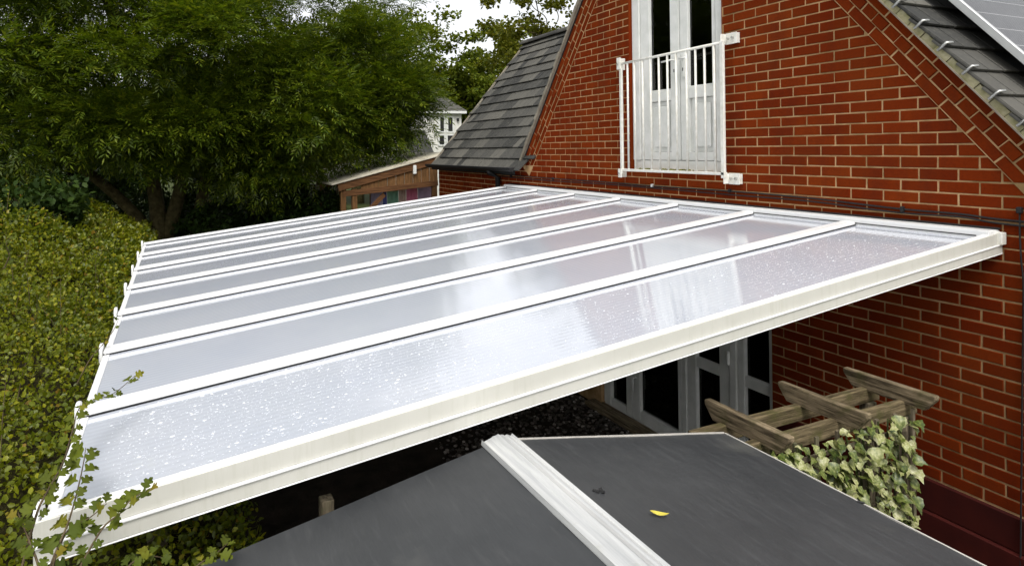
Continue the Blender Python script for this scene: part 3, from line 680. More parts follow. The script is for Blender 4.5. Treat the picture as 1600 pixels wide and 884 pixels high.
# yellow leaf and dark crumb lying on the roof
def on_roof(px, py):
    r = ray(px, py); k = (ZE - ZR) / (YE1 - YR)
    t = (ZR + k * (CAM.y - YR) - CAM.z) / (r.z - k * r.y); return CAM + r * t
def leaf_blade(name, L, Wd, mat, curl=.2, n=6):
    mb = MB(); vs = []
    for i in range(n + 1):
        t = i / n; wv = Wd * math.sin(math.pi * min(1, t ** .8)) ** .9 / 2; z = curl * L * (t - .5) ** 2
        vs += [(-wv, t * L - L / 2, z + wv * .25), (0, t * L - L / 2, z), (wv, t * L - L / 2, z + wv * .25)]
    fs = []
    for i in range(n): fs += [(i*3, i*3+1, i*3+4, i*3+3), (i*3+1, i*3+2, i*3+5, i*3+4)]
    mb.add(vs, fs); return mb.mesh(name, mat, fix=False, smooth=True)
p = on_roof(1030, 807)
tag(inst('fallen_leaf', leaf_blade('fallen_leaf', .058, .019, mottled('yellow_leaf', (.46, .38, .04), (.60, .52, .09), 40, .5, .4, bmp=0), .5), p + Vector((0, 0, .008)), (-.17, .1, -.42)), 'single yellow willow-shaped leaf lying on the dark shed roof', 'leaf')
p = on_roof(935, 770); mb = MB()
for k in range(6): 
    a = Vector((random.uniform(-.007, .007), random.uniform(-.009, .009), .004)); mb.tube([a, a + Vector((random.uniform(-.01, .01), random.uniform(-.01, .01), .005))], [.006, .004], 5)
o = mb.build('soil_crumb', BLACK); o.location = p; tag(o, 'small black clump of dirt on the shed roof beside the ridge strip', 'dirt clump')
p = on_roof(1340, 784); mb = MB(); mb.tube([(0, 0, .003), (.018, .01, .004)], [.005, .003], 5); o = mb.build('soil_crumb', BLACK); o.location = p; tag(o, 'tiny dark speck of dirt near the shed eave below the ivy', 'dirt clump')

# ================================================================== PERGOLA WITH IVY
per = thing('garden_pergola', (.5, -1.45, 0), 'weathered wooden pergola frame standing between shed and brick wall', 'pergola')
ZP = 1.70
for y_, dz in ((-1.985, 0), (-1.487, .004), (-.985, -.002)):
    for_x = (.295, .76); mb = MB()
    pr = [(for_x[0], ZP), (for_x[1], ZP), (for_x[1], ZP - .022), (for_x[1] - .05, ZP - .085), (for_x[0] + .05, ZP - .085), (for_x[0], ZP - .022)]
    mb.extrude([(a, y_ - .019, b_ + dz) for a, b_ in pr], (0, 0, 0), (0, .038, 0)); mb.build('rafter', WOODX, per, .004)
for xx in (.41, .60): MB().box((xx - .019, -2.20, ZP - .150), (xx + .019, -.90, ZP - .074)).build('cross_beam', WOODY, per, .004)
for xx in (.41, .60):
    for yy in (-2.12, -.97): MB().box((xx - .03, yy - .03 + (.0), 0), (xx + .03, yy + .03, ZP - .151)).build('post', WOODZ, per, .004)
scr = MB()
for k in range(9): scr.box((.645, -2.12 + k * .14, .5), (.655, -2.10 + k * .14, 1.60))
for k in range(7): scr.box((.656, -2.12, .55 + k * .16), (.664, -1.06, .57 + k * .16))
ivy = thing('ivy_screen', (.66, -1.5, .4), 'panel of cream and green variegated ivy hanging from the pergola', 'ivy')
scr.build('trellis', WOODZ, ivy)
def ivy_leaf(k):
    L, Wd = .085, .078; out = [(0, 0), (.30, .06), (.50, .25), (.38, .42), (.36, .60), (.16, .72), (0, 1.0)]
    pts = [(x_ * Wd * (1 + .1 * math.sin(k + i)), y_ * L) for i, (x_, y_) in enumerate(out)]; mb = MB()
    rt = [(x_, y_, .35 * abs(x_) - .5 * (y_ - .3 * L) ** 2 / L + .004 * math.sin(i * 2 + k)) for i, (x_, y_) in enumerate(pts)]
    lf = [(-x_ * 1.05, y_, z_ + .002) for x_, y_, z_ in rt[1:-1]]; mid = [(0, y_ * L, -.5 * (y_ * L - .3 * L) ** 2 / L) for y_ in (.25, .42, .6, .72)]
    n_ = len(rt); vs = rt + lf + mid; R_ = list(range(n_)); Lf = [0] + list(range(n_, n_ + len(lf))) + [n_ - 1]; m_ = list(range(n_ + len(lf), n_ + len(lf) + 4))
    c = [0, m_[0], m_[0], m_[1], m_[2], m_[3], n_ - 1]; fs = []
    for i in range(6):
        q = [R_[i], R_[i+1], c[i+1], c[i]]; q = list(dict.fromkeys(q)); fs.append(tuple(q)) if len(q) > 2 else 0
        q = [Lf[i], c[i], c[i+1], Lf[i+1]]; q = list(dict.fromkeys(q)); fs.append(tuple(q)) if len(q) > 2 else 0
    mb.add(vs, fs); return mb.mesh('leaf', IVY, fix=True, smooth=True)
IL = [ivy_leaf(k) for k in range(5)]
stem = MB()
for k in range(16):
    y_ = -2.1 + .98 * random.random(); stem.tube(catmull([(.67, y_, 1.60), (.68, y_ + random.uniform(-.06, .06), 1.3), (.675, y_ + random.uniform(-.1, .1), 1.0), (.67, y_ + random.uniform(-.1, .1), .6)], 4), .004, 5)
stem.build('stem', mottled('ivy_stem', (.03, .04, .012), (.06, .07, .02), 30, .7, .2), ivy)
for k in range(290):
    y_ = -2.16 + 1.30 * random.random(); z_ = .95 + .70 * random.random() ** .85; x_ = .685 + random.uniform(-.015, .07)
    if z_ > 1.50 and y_ < -1.9 and random.random() < .5: continue
    if y_ > -1.05: z_ = min(z_, 1.63)
    for _ in range(40):
        qx, qy = pix((x_, y_, z_))
        if qy < 677 + (qx - 1130) * .505 + 12 and z_ < 1.62 and qx < 1428: break
        y_ = -2.16 + 1.26 * random.random(); z_ = .80 + .84 * random.random()
    o = inst('leaf', IL[k % 5], (x_, y_, z_), None, ivy)
    d = Vector((random.uniform(.25, 1.0), random.uniform(-.8, .8), random.uniform(-.9, .25))).normalized(); up = Vector((random.uniform(.2, .8), random.uniform(-.5, .5), random.uniform(.4, 1))); r_ = d.cross(up).normalized(); nn_ = r_.cross(d)
    o.rotation_euler = Matrix((r_, d, nn_)).transposed().to_euler(); s = random.choice((.38, .5, .62, .72, .85)) * random.uniform(.9, 1.1); o.scale = (s, s, s)

# ================================================================== FOLIAGE ENGINE
def norm(a): return a / np.maximum(np.linalg.norm(a, axis=-1, keepdims=True), 1e-9)
def leaf_geo(pos, axis, nrm_, L, Wd, kind='d'):
    axis = norm(axis); side = norm(np.cross(axis, nrm_)); n_ = np.cross(side, axis)
    L = L[:, None]; Wd = Wd[:, None]
    if kind == 'd':                                   # slim diamond
        P = [pos, pos + axis * L * .45 + side * Wd * .5, pos + axis * L, pos + axis * L * .45 - side * Wd * .5]; F = [[0, 1, 2, 3]]
    else:                                             # folded leaf with a waist at the stalk
        a1, a2 = pos + axis * L * .32, pos + axis * L * .72
        P = [pos, a1 + side * Wd * .5 + n_ * Wd * .16, a2 + side * Wd * .40 + n_ * Wd * .12, pos + axis * L, a2 - side * Wd * .40 + n_ * Wd * .12, a1 - side * Wd * .5 + n_ * Wd * .16]; F = [[0, 1, 2, 3], [0, 3, 4, 5]]
    P = np.stack(P, 1); m = P.shape[1]; F = np.array(F)
    return P.reshape(-1, 3), (F[None] + (np.arange(len(pos)) * m)[:, None, None]).reshape(-1, F.shape[1])
def rdir(n): return norm(rng.normal(size=(n, 3)))
def crown_points(ell, n_cl, per, spread, shell=2.2):
    tot = sum(e[3] * e[4] * e[5] for e in ell); C_, P_, O_ = [], [], []
    for e in ell:
        k = max(22, int(n_cl * e[3] * e[4] * e[5] / tot)); d = rdir(k); r = rng.random(k) ** (1 / shell)
        C_.append(np.array(e[:3]) + d * r[:, None] * np.array(e[3:6])); O_.append(d)
    C_ = np.concatenate(C_); O_ = np.concatenate(O_); k = len(C_)
    size = rng.uniform(.65, 1.35, k) * spread
    P_ = (C_[:, None] + rdir(k * per).reshape(k, per, 3) * (rng.random((k, per, 1)) ** .5) * size[:, None, None] * np.array([1, 1, .52]))
    out = norm(P_ - C_[:, None] * 1.0 + O_[:, None] * spread * .5)
    return C_, P_.reshape(-1, 3), out.reshape(-1, 3)
def limbs(mb, fork, r0, targets):
    fork = Vector(fork)
    for c in targets:
        c = Vector(c); m1 = fork.lerp(c, .35) + Vector((random.uniform(-.3, .3), random.uniform(-.3, .3), .25)); m2 = fork.lerp(c, .7) + Vector((random.uniform(-.3, .3), random.uniform(-.3, .3), .2))
        mb.tube(catmull([fork, m1, m2, c], 4), list(np.linspace(r0, .012, 13)), 6)
def tree(name, base, trunks, ell, n_cl, per, spread, mat, label, L=.12, Wd=.08, compound=False, kind='l', group=None, nl=24, bark=None, cat='tree'):
    t = thing(name, base, label, cat, group)
    C_, P_, O_ = crown_points(ell, n_cl, per, spread)
    mb = MB(); forks = []
    for path, r0, r1 in trunks: mb.tube(catmull(path, 4), list(np.linspace(r0, r1, (len(path) - 1) * 4 + 1)), 9); forks.append((path[-1], r1))
    idx = rng.choice(len(C_), min(nl * len(forks), len(C_)), replace=False)
    for j, i in enumerate(idx):
        f, r = min(forks, key=lambda q: (Vector(q[0]) - Vector(C_[i])).length + random.random()); limbs(mb, f, r * .45, [C_[i]])
    mb.build('trunk', bark or BARK, t, smooth=True)
    n = len(P_)
    if compound:                                      # feather leaf: a rachis with nine leaflets
        ax = norm(O_ * .9 + rdir(n) * .6 + np.array([0, 0, .18])); up = norm(rdir(n) * .5 + np.array([0, 0, 1.0])); sd_ = norm(np.cross(ax, up)); up = np.cross(sd_, ax)
        RL = rng.uniform(.16, .27, n); pos, axs, nrs = [], [], []
        for q, (tt, s_) in enumerate([(.25, 1), (.25, -1), (.5, 1), (.5, -1), (.75, 1), (.75, -1), (.97, 0)]):
            pos.append(P_ + ax * (RL * tt)[:, None] - up * (RL * tt * tt * .25)[:, None]); axs.append(ax * (.75 if s_ else 1) + sd_ * s_ * .75 - up * .25); nrs.append(up)
        pos, axs, nrs = (np.concatenate(a) for a in (pos, axs, nrs)); m = len(pos)
        V, F = leaf_geo(pos, axs, nrs + rdir(m) * .25, rng.uniform(.8, 1.2, m) * L, rng.uniform(.8, 1.2, m) * Wd, 'd')
    else:
        ax = norm(O_ * .6 + rdir(n) + np.array([0, 0, -.3])); V, F = leaf_geo(P_, ax, rdir(n) * .7 + np.array([0, 0, 1.0]), rng.uniform(.7, 1.3, n) * L, rng.uniform(.7, 1.3, n) * Wd, kind)
    put(bpy.data.objects.new('crown', np_mesh('crown', V, F, mat)), t)
    return t

# ---- the big ash beyond the canopy
ax_, ay_ = -11.0, -4.35
tree('ash_tree', (ax_, ay_, 0), [
    ([(ax_, ay_ - .25, -.05), (ax_ + .05, ay_ - .28, 1.2), (ax_, ay_ - .35, 2.2), (ax_ + .1, ay_ - .75, 4.4), (ax_, ay_ - 1.3, 6.6)], .19, .08),
    ([(ax_, ay_ - .2, 1.2), (ax_ + .1, ay_ + .1, 2.2), (ax_ + .2, ay_ + .5, 4.2), (ax_ + .2, ay_ + 1.4, 6.6)], .15, .07),
    ([(ax_ + .05, ay_ + .35, -.05), (ax_ + .1, ay_ + .4, 1.5), (ax_ + .3, ay_ + .9, 3.4), (ax_ + .6, ay_ + 2.3, 5.2)], .14, .06),
    ([(ax_ + .1, ay_ - .35, 1.3), (ax_ + .4, ay_ - 1.0, 2.2), (ax_ + .6, ay_ - 2.2, 3.4), (ax_ + .6, ay_ - 3.4, 5.0)], .12, .05)],
    [(-10.8, -4.2, 6.1, 3.2, 4.3, 3.4), (-10.0, -1.95, 4.05, 1.9, 2.3, 1.9), (-9.6, -6.2, 4.3, 2.4, 2.6, 2.2), (-9.0, -4.0, 4.6, 1.6, 3.2, 1.8), (-8.9, -4.9, 3.25, .8, 1.5, .45), (-9.6, -3.0, 3.0, .8, 1.3, .5), (-10.8, -3.9, 9.0, 3.0, 3.8, 2.6), (-8.9, -1.75, 3.55, .9, 1.75, .85), (-9.4, -.85, 4.2, .8, .85, 1.2), (-9.2, -.55, 4.0, .6, .55, .8), (-9.2, -6.6, 3.5, 1.2, 2.2, .95), (-8.8, -4.0, 3.6, .8, 1.9, .6)], 400, 150, .74, ASH,
    'large spreading ash tree with dark feathery leaves beyond the far canopy end', .11, .025, compound=True, nl=14)
def hx(px, py, X):
    r = ray(px, py); return CAM + r * ((X - CAM.x) / r.x)
# ---- trees further off
def far_tree(name, px, d, ytop, rad, label, mat, zlow, n_cl, per, spread, L, Wd, lean=0, group='trees beyond the houses', nl=10, ry=1.0):
    b_ = at(px, 300, d); b_.z = 0; zt_ = CAM.z + (235 - ytop) / 995.95 * d; cz = (zt_ + zlow) / 2; hz = (zt_ - zlow) / 2
    return tree(name, b_[:], [([b_ + Vector((0, 0, -.05)), b_ + Vector((.1, .1, cz * .5)), b_ + Vector((lean, .1, cz))], .028 * zt_, .05)],
        [(b_.x, b_.y, cz, rad, rad * ry, hz), (b_.x, b_.y + rad * .45, cz - hz * .25, rad * .7, rad * .7, hz * .6), (b_.x, b_.y - rad * .45, cz - hz * .2, rad * .7, rad * .7, hz * .65)], n_cl, per, spread, mat, label, L, Wd, nl=nl, group=group)
far_tree('maple_tree', 655, 39, 8, 4.0, 'rounded mid green tree behind the white house', MAPLE, 1.6, 150, 120, .8, .21, .18)
far_tree('maple_tree', 752, 38, 40, 2.8, 'dark green tree rising behind the tiled wing roof', MAPLE, 1.4, 130, 120, .7, .19, .16)
far_tree('lime_tree', 795, 42, 25, 3.4, 'broad olive green tree between the darker trees above the roof', MAPLE, 2.0, 120, 110, .8, .21, .18)
far_tree('lime_tree', 850, 24, -75, 2.3, 'tall thin yellow green tree with sky gaps beside the gable', YELLOW, 3.4, 92, 85, .50, .14, .12, nl=22)
far_tree('maple_tree', 560, 36, -10, 4.2, 'tall green tree seen through gaps behind the ash crown', MAPLE, 1.0, 120, 120, .75, .2, .17)
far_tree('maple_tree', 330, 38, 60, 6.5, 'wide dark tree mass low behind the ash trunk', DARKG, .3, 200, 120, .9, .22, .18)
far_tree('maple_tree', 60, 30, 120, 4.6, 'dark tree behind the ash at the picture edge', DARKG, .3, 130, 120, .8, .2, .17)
tree('maple_tree', (-15, -14, 0), [([(-15, -14, -.05), (-15, -13.9, 2.5), (-14.9, -14, 5)], .25, .1)], [(-15, -14, 6.2, 3.6, 4.2, 4.6), (-12.5, -16, 5, 3, 3, 4)], 130, 90, .9, MAPLE, 'green garden tree mirrored in the upper door glass', .2, .17, nl=10)
# ---- shrubs under the ash
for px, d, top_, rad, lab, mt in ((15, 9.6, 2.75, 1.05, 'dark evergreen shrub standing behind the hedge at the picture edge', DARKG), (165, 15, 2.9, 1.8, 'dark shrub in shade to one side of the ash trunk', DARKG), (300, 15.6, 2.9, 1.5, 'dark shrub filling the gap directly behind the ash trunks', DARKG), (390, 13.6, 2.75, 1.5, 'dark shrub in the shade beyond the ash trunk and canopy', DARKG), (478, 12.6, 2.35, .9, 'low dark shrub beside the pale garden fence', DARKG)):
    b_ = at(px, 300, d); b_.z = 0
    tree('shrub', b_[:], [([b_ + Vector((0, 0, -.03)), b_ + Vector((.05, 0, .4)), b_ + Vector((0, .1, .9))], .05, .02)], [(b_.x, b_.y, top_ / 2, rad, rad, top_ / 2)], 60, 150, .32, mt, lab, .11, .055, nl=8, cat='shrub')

# ================================================================== HEDGE
hd = thing('hawthorn_hedge', (-3, -5.6, 0), 'dense yellow green hawthorn hedge growing along the low edge of the canopy', 'hedge')
def hnoise(x, y):
    return (np.sin(x * 2.1 + 1.3 * np.sin(y * 1.7)) * .5 + np.sin(x * 4.7 + y * 3.1) * .28 + np.sin(x * 1.1 - y * 5.3 + 2) * .3 + np.sin(x * 9.1 + y * 8.3) * .12 + .42 * np.sin(12.5 * x + 2 * np.sin(4.3 * y)) * np.sin(11.3 * y + 1.7 * np.sin(5.1 * x)))
def htop(x, y):
    s = np.clip((-4.70 - y) / 1.3, 0, 1); base = 1.74 + .30 * s * s * (3 - 2 * s) + .20 * hnoise(x, y) * (.22 + s)
    base = base + .22 * np.clip((-3.2 - x) / 2.5, 0, 1) * s
    base = base - .25 * np.clip((x + .2) / 1.2, 0, 1) * np.clip(1.3 - s, 0, 1)
    return np.where(y > -4.72, np.minimum(base, 1.62 + .05 * hnoise(x, y)), base)
n = 215000; hxx = 1.5 - 11.0 * rng.random(n) ** 1.45; hy = -4.05 - 3.9 * rng.random(n); keep = ~((hy > -4.62) & (hxx < -3.2)); keep &= ~((hy > -4.45) & (hxx > .45)); keep &= ~((hy < -5.5) & (hxx < -5.6 - .9 * (hy + 5.5)))
hxx, hy = hxx[keep], hy[keep]; n = len(hxx); dep = rng.exponential(.15, n) - .03 * (rng.random(n) < .3); hz = htop(hxx, hy) - dep + .02
under = rng.random(n) < .22; hz = np.where(under & (hy > -4.75), rng.uniform(.7, 1.6, n), hz)
P_ = np.stack([hxx, hy, hz], 1); far = np.clip((2.6 - hxx) / 6, .75, 1.7)
V, F = leaf_geo(P_, rdir(n) + np.array([0, 0, .25]), rdir(n) * .8 + np.array([0, 0, .9]), np.where(rng.random(n) < .25, 1.35, .95) * rng.uniform(.020, .040, n) * far, rng.uniform(.015, .031, n) * far, 'l')
put(bpy.data.objects.new('foliage', np_mesh('foliage', V, F, HEDGE)), hd)
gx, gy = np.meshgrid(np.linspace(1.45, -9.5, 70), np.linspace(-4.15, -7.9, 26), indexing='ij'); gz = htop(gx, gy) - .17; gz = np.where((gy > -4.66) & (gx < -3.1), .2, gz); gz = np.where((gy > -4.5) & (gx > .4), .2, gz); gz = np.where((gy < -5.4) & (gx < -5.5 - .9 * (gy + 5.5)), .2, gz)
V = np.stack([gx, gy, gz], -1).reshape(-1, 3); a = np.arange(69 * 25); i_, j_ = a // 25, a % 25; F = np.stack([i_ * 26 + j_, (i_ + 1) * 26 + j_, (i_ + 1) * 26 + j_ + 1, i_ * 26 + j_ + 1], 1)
put(bpy.data.objects.new('inner_growth', np_mesh('inner_growth', V, F, mottled('inner_twigs', (.018, .016, .006), (.04, .036, .012), 30, .95, .1, bmp=.8, bdist=.03), True)), hd)  # dark sheet added under the leaves, inner shade put into its colour
# upright shoots standing out of the hedge
shp, shv, shn, shl = [], [], [], []; sm = MB()
for k in range(520):
    x_ = 1.0 - 9.5 * random.random() ** 1.3; y_ = random.uniform(-4.85, -7.4); z_ = float(htop(np.array(x_), np.array(y_))) - .05; h_ = random.uniform(.08, .22) + .25 * random.random() ** 5
    dx, dy = random.uniform(-.12, .12), random.uniform(-.12, .08); sm.tube([(x_, y_, z_), (x_ + dx * .5, y_ + dy * .5, z_ + h_ * .6), (x_ + dx, y_ + dy, z_ + h_)], [.002, .0016, .001], 4)
    for q in range(int(h_ * 60)):
        t = random.random(); shp.append((x_ + dx * t, y_ + dy * t, z_ + h_ * t))
sm.build('shoots', TWIG, hd)['kind'] = 'stuff'; P_ = np.array(shp); n = len(P_)
V, F = leaf_geo(P_, rdir(n) + np.array([0, 0, .5]), rdir(n) * .8 + np.array([0, 0, .7]), rng.uniform(.020, .042, n), rng.uniform(.014, .026, n), 'l')
put(bpy.data.objects.new('shoot_leaves', np_mesh('shoot_leaves', V, F, HEDGE)), hd)
# hawthorn twigs reaching over the canopy corner, leaf by leaf
def haw_leaf(k):
    out = [(.03, 0), (.10, .18), (.40, .26), (.46, .42), (.22, .46), (.45, .62), (.36, .76), (.16, .74), (.15, .92), (0, 1.0)]
    L = .046; Wd = .042; rt = [(x_ * Wd, y_ * L, .30 * x_ * Wd - .25 * L * (y_ - .4) ** 2 + .0015 * math.sin(3 * i + k)) for i, (x_, y_) in enumerate(out)]
    md = [(0, y_ * L, -.25 * L * (y_ - .4) ** 2) for x_, y_ in out]; lf = [(-x_ * (1 + .08 * math.sin(k)), y_, z_) for x_, y_, z_ in rt]; m_ = len(out)
    mb = MB(); fs = []
    for i in range(m_ - 1): fs += [(i, i + 1, m_ + i + 1, m_ + i), (m_ + i, m_ + i + 1, 2 * m_ + i + 1, 2 * m_ + i)]
    mb.add(rt + md + lf, fs); return mb
HL2 = mat_leaf('hawthorn_twig_leaf', [(0, (.035, .055, .008)), (.45, (.06, .09, .010)), (.8, (.10, .13, .012)), (.95, (.17, .16, .015)), (1, (.22, .15, .02))], .3)
HLM = [haw_leaf(k).mesh('leaf', HL2, fix=False, smooth=True) for k in range(4)]
def twig(pts, n, s0=.8, s1=1.1, r=.0035):
    path = catmull([hx(*p) for p in pts], 6); t = MB().tube(path, list(np.linspace(r, .001, len(path))), 5).build('twig', TWIG, hd, smooth=True)
    for k in range(n):
        i = min(len(path) - 2, int((.12 + .88 * (k + random.random() * .6) / n) * (len(path) - 1))); p = path[i]; d0 = (path[i + 1] - path[i]).normalized()
        sd_ = d0.cross(Vector((random.uniform(-.4, .4), random.uniform(-.4, .4), 1))).normalized() * (1 if k % 2 else -1)
        d = (d0 * .7 + sd_ * random.uniform(.5, 1.1) + Vector((0, 0, random.uniform(-.25, .35)))).normalized(); nv = (Vector((.7, .1, .9)) + Vector((random.uniform(-.6, .6), random.uniform(-.6, .6), random.uniform(-.3, .3))))
        r_ = d.cross(nv).normalized(); n2 = r_.cross(d); o = inst('leaf', HLM[k % 4], p + d * .006, Matrix((r_, d, n2)).transposed().to_euler(), t); s = random.uniform(s0, s1); o.scale = (s, s, s)
twig([(20, 940, .90), (55, 809, .76), (73, 769, .70), (99, 721, .52), (114, 670, .32), (128, 633, .16), (176, 615, .02), (211, 587, -.08)], 34, .55, 1.0)
twig([(62, 945, .92), (80, 880, .84), (106, 817, .76), (121, 765, .66), (130, 725, .52), (134, 699, .45)], 19, .7, 1.15)
twig([(95, 950, .92), (128, 880, .84), (161, 824, .78), (187, 802, .77), (205, 780, .76), (235, 762, .76)], 16, .6, 1.0)
twig([(70, 940, .92), (88, 865, .82), (110, 824, .76), (139, 809, .75), (167, 786, .74)], 11, .6, 1.0)
twig([(70, 940, .95), (60, 884, .88), (48, 850, .82), (36, 820, .80), (28, 800, .78)], 9, .5, .9)
twig([(270, 950, .85), (288, 905, .80), (312, 880, .76), (335, 866, .72), (356, 848, .70)], 12, .5, .9)
twig([(175, 950, .85), (190, 905, .82), (205, 880, .80), (230, 868, .78), (262, 872, .76)], 13, .5, .9)
twig([(120, 600, -.98), (140, 562, -1.0), (158, 541, -1.08), (176, 518, -1.15), (186, 497, -1.2)], 7, .4, .7, .003)
twig([(6, 420, -1.9), (14, 400, -1.9), (10, 380, -1.9), (22, 366, -1.9)], 14, .6, 1.0, .004)

# ================================================================== POSTS AND FENCE
p = hx(510, 787, .45); t = box('fence_post', (p.x - .024, p.y - .022, 0), (p.x + .024, p.y + .022, p.z + .022), WOODZ, None, .003); tag(t, 'square sawn top of a wooden post just behind the shed roof', 'post')
p = hx(247, 862, -.1); t = box('fence_post', (p.x - .04, p.y - .035, 0), (p.x + .04, p.y + .035, p.z + .07), WOODZ, None, .003); tag(t, 'grey weathered post among hedge leaves under the canopy corner', 'post')
p = hx(150, 862, -.25); t = thing('garden_crate', (p.x, p.y, 0), 'brown wooden boards half hidden by the hedge below the fascia', 'crate')
for k in range(3): box('board', (p.x - .01, p.y - .20, p.z - .25 + k * .11), (p.x + .012, p.y + .12, p.z - .25 + k * .11 + .10), CEDARZ, t, .003)
fn = thing('garden_fence', (-13, -2.6, 0), 'pale grey boarded fence panel seen under the ash branches', 'fence')
FW = mat_wood('silvered_fence', (.20, .19, .15), (.42, .41, .36), None, 2)
a, b_ = hx(478, 300, -13), hx(535, 300, -13)
for k in range(9):
    y0 = a.y + (b_.y - a.y) * k / 9; box('board', (-13, y0 + .004, 0), (-12.98, y0 + (b_.y - a.y) / 9 - .004, 2.12 + random.uniform(-.02, .02)), FW, fn, .003)
for k in (0, 1): 
    y0 = (a.y + (b_.y - a.y) * (.42 + .52 * k)); box('post', (-12.97, y0 - .05, 0), (-12.87, y0 + .05, 2.25), CEDARZ, fn, .004)

# ================================================================== TIMBER LEAN-TO WITH WASHING
lt = thing('timber_lean_to', (-10.5, -.8, 0), 'brown timber lean-to shelter with a pale sloping roof beside the brick house', 'shelter')
XA, XB = -8.40, -12.2
ra, rb = hx(528, 291, XA), hx(690, 246, XA)
MB().beam(ra + Vector((0, 0, -.03)), rb + Vector((0, 0, -.03)), .05, .13).build('front_rafter', CEDAR, lt, .004)
for k in range(1, 6): MB().beam((XA - k * .95, ra.y, ra.z - .02), (XA - k * .95, rb.y, rb.z - .02), .045, .10).build('rafter', CEDAR, lt, .003)
mb = MB(); mb.extrude([(XA + .05, ra.y - .12, ra.z + .020), (XA + .05, rb.y + .1, rb.z + .065), (XA + .05, rb.y + .1, rb.z + .095), (XA + .05, ra.y - .12, ra.z + .050)], (0, 0, 0), (XB - XA, 0, 0)); mb.build('roof_sheet', PALEROOF, lt)
ba, bb = hx(536, 303, XA - .02), hx(684, 286, XA - .02)
MB().beam(ba, bb, .045, .10).build('tie_beam', CEDAR, lt, .004)
for k in range(9):                                    # boarded triangle between tie beam and rafter
    y0 = ba.y + (bb.y - ba.y) * (.18 + .82 * k / 9); y1 = ba.y + (bb.y - ba.y) * (.18 + .82 * (k + 1) / 9) - .006; zb = ba.z + (bb.z - ba.z) * (.18 + .82 * k / 9) + .04
    zt2 = ra.z + (rb.z - ra.z) * ((y0 - ra.y) / (rb.y - ra.y)) - .065; 
    if zt2 > zb: box('board', (XA - .02, y0, zb), (XA - .005, y1, zt2), CEDARZ, lt, .002)
for yy in (ra.y + .10, ra.y + .30): box('post', (XA - .10, yy - .045, 0), (XA - .01, yy + .045, ra.z - .06), CEDARZ, lt, .004)
for yy in (ra.y + .10, -.1): box('post', (XB + .1, yy - .05, 0), (XB + .2, yy + .05, ra.z - .04), CEDARZ, lt, .004)
box('post', (XA - .10, .02, 0), (XA - .01, .11, 2.66), CEDARZ, lt, .004)
MB().beam((XA - .05, ra.y + .35, ra.z - .65), (XA - .05, ra.y + .85, ra.z - .18), .04, .08).build('corner_brace', CEDAR, lt, .003)
box('wall_lamp', (XA + .005, hx(647, 265, XA).y - .03, hx(647, 272, XA).z), (XA + .06, hx(647, 265, XA).y + .03, hx(647, 258, XA).z), UPVC, lt, .01, 2)
XW = -9.2
wl = thing('washing_line', (XW, -.8, 2.1), 'thin white washing line under the timber lean-to', 'washing line')
MB().tube([hx(560, 299, XW), hx(620, 295.5, XW), hx(684, 287, XW)], .005, 5).build('line', UPVC, wl)
def cloth_mat(nm, c0, c1): return mottled(nm, c0, c1, 12, .9, .1, bmp=.3, bdist=.01)
for pa, pb, ya, lab, c in ((579, 597, 298, 'lavender towel at the outer end of the washing line', (.24, .22, .34)), (597.5, 604, 297, 'narrow navy blue cloth on the washing line', (.03, .05, .22)), (604.5, 622, 296, 'green and teal towel on the washing line', (.12, .28, .20)), (622.5, 634, 295, 'beige pink cloth between green and red towels', (.40, .28, .24)), (634.5, 652, 293.5, 'bright pink towel on the washing line', (.50, .10, .18)), (652.5, 681, 291, 'dusty purple towel next to the house end of the washing line', (.26, .20, .29))):
    A, B = hx(pa, ya, XW), hx(pb, ya - (pb - pa) * .10, XW); mb = MB(); K = 12; H_ = random.uniform(.62, .8); vs = []
    for side in (0, 1):
        for r_ in range(6):
            for k in range(K + 1):
                t = k / K; q = A.lerp(B, t); vs.append((q.x + .012 + .022 * math.sin(t * 13 + r_ * .3) * (r_ / 5) - side * .008, q.y, q.z - H_ * r_ / 5))
    W_ = K + 1; fs = [(s * 6 * W_ + r_ * W_ + k, s * 6 * W_ + r_ * W_ + k + 1, s * 6 * W_ + (r_ + 1) * W_ + k + 1, s * 6 * W_ + (r_ + 1) * W_ + k) for s in (0, 1) for r_ in range(5) for k in range(K)]
    mb.add(vs, fs); o = mb.build('towel', cloth_mat('cloth', tuple(min(.8, v * 1.6 + .05) for v in c), tuple(min(.85, v * 2.1 + .08) for v in c)), None, smooth=True); tag(o, lab, 'towel', 'washing hung under the lean-to')

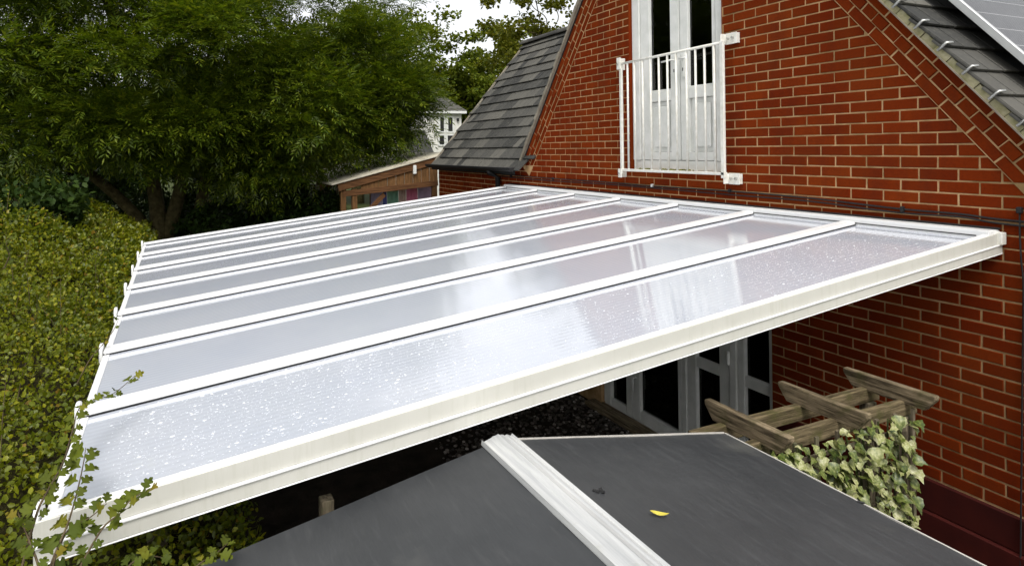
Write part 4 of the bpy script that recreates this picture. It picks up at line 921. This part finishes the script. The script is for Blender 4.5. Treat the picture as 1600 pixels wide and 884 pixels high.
# ================================================================== WHITE HOUSE FAR BEHIND
wh = thing('white_house', (-27, 6.5, 0), 'small white rendered house with a grey hipped roof behind the trees', 'house')
y1 = hx(721, 175, -25).y; box('wall', (-30, y1 - 2.5, 0), (-25, y1, 4.68), RENDER, wh, .01)
ze = 4.70; mb = MB(); a = [(-24.8, y1 - 2.75, ze), (-24.8, y1 + .2, ze), (-30.2, y1 + .2, ze), (-30.2, y1 - 2.75, ze)]; r1, r2 = (-26.6, y1 - 1.05, 5.95), (-28.2, y1 - 1.55, 5.95)
mb.add(a + [r1, r2], [(0, 1, 4, 5), (1, 2, 4), (2, 3, 5, 4), (3, 0, 5), (3, 2, 1, 0)]); rf = mb.build('roof', TILE, wh)
for k in range(11):                                   # slate courses as thin steps on the two visible slopes
    t0 = k / 11; P = lambda A, B, t: tuple(Vector(A).lerp(Vector(B), t)); L0, R0 = Vector(P(a[0], r2, t0)), Vector(P(a[1], r1, t0)); L1, R1 = Vector(P(a[0], r2, t0 + .10)), Vector(P(a[1], r1, t0 + .10))
    o_ = Vector((.012, 0, .03)); mb = MB(); mb.add([L0 + o_, R0 + o_, R1 + o_ * .4, L1 + o_ * .4, L0, R0], [(0, 1, 2, 3), (4, 5, 1, 0)]); mb.build('slate_course', TILE, rf)
box('fascia', (-24.85, y1 - 2.7, ze - .12), (-24.78, y1 + .18, ze), UPVC, wh, .005)
wy = lambda px: hx(px, 200, -25).y; wz = lambda py: hx(700, py, -25).z
for pa, pb in ((684, 695.5), (696.5, 709)):
    for za, zb in ((228, 210), (207.5, 182)):
        wn = MB(); ya, yb, z0, z1 = wy(pa), wy(pb), wz(za), wz(zb)
        wn.box((-25.02, ya, z0), (-24.95, ya + .07, z1)); wn.box((-25.02, yb - .07, z0), (-24.95, yb, z1)); wn.box((-25.02, ya + .071, z0), (-24.95, yb - .071, z0 + .06)); wn.box((-25.02, ya + .071, z1 - .06), (-24.95, yb - .071, z1))
        f = wn.build('window', UPVC, wh); box('pane', (-24.995, ya + .07, z0 + .06), (-24.985, yb - .07, z1 - .06), BLACK, f, 0)
        if zb == 182: box('curtain', (-24.984, ya + .08, z0 + .06), (-24.978, ya + .12, z1 - .06), UPVC, f, 0)
box('door_lamp', (-24.99, wy(715) - .05, wz(190)), (-24.9, wy(715) + .05, wz(185)), BLACK, wh, .01)
mb = MB(); mb.extrude([(-23.4, y1 - 3.4, 2.7), (-23.4, y1 - 2.05, 2.7), (-24.95, y1 - 1.9, 3.75), (-24.95, y1 - 3.4, 3.75)], (0, 0, 0), (0, 0, .05)); mb.build('lower_roof', TILE, wh)
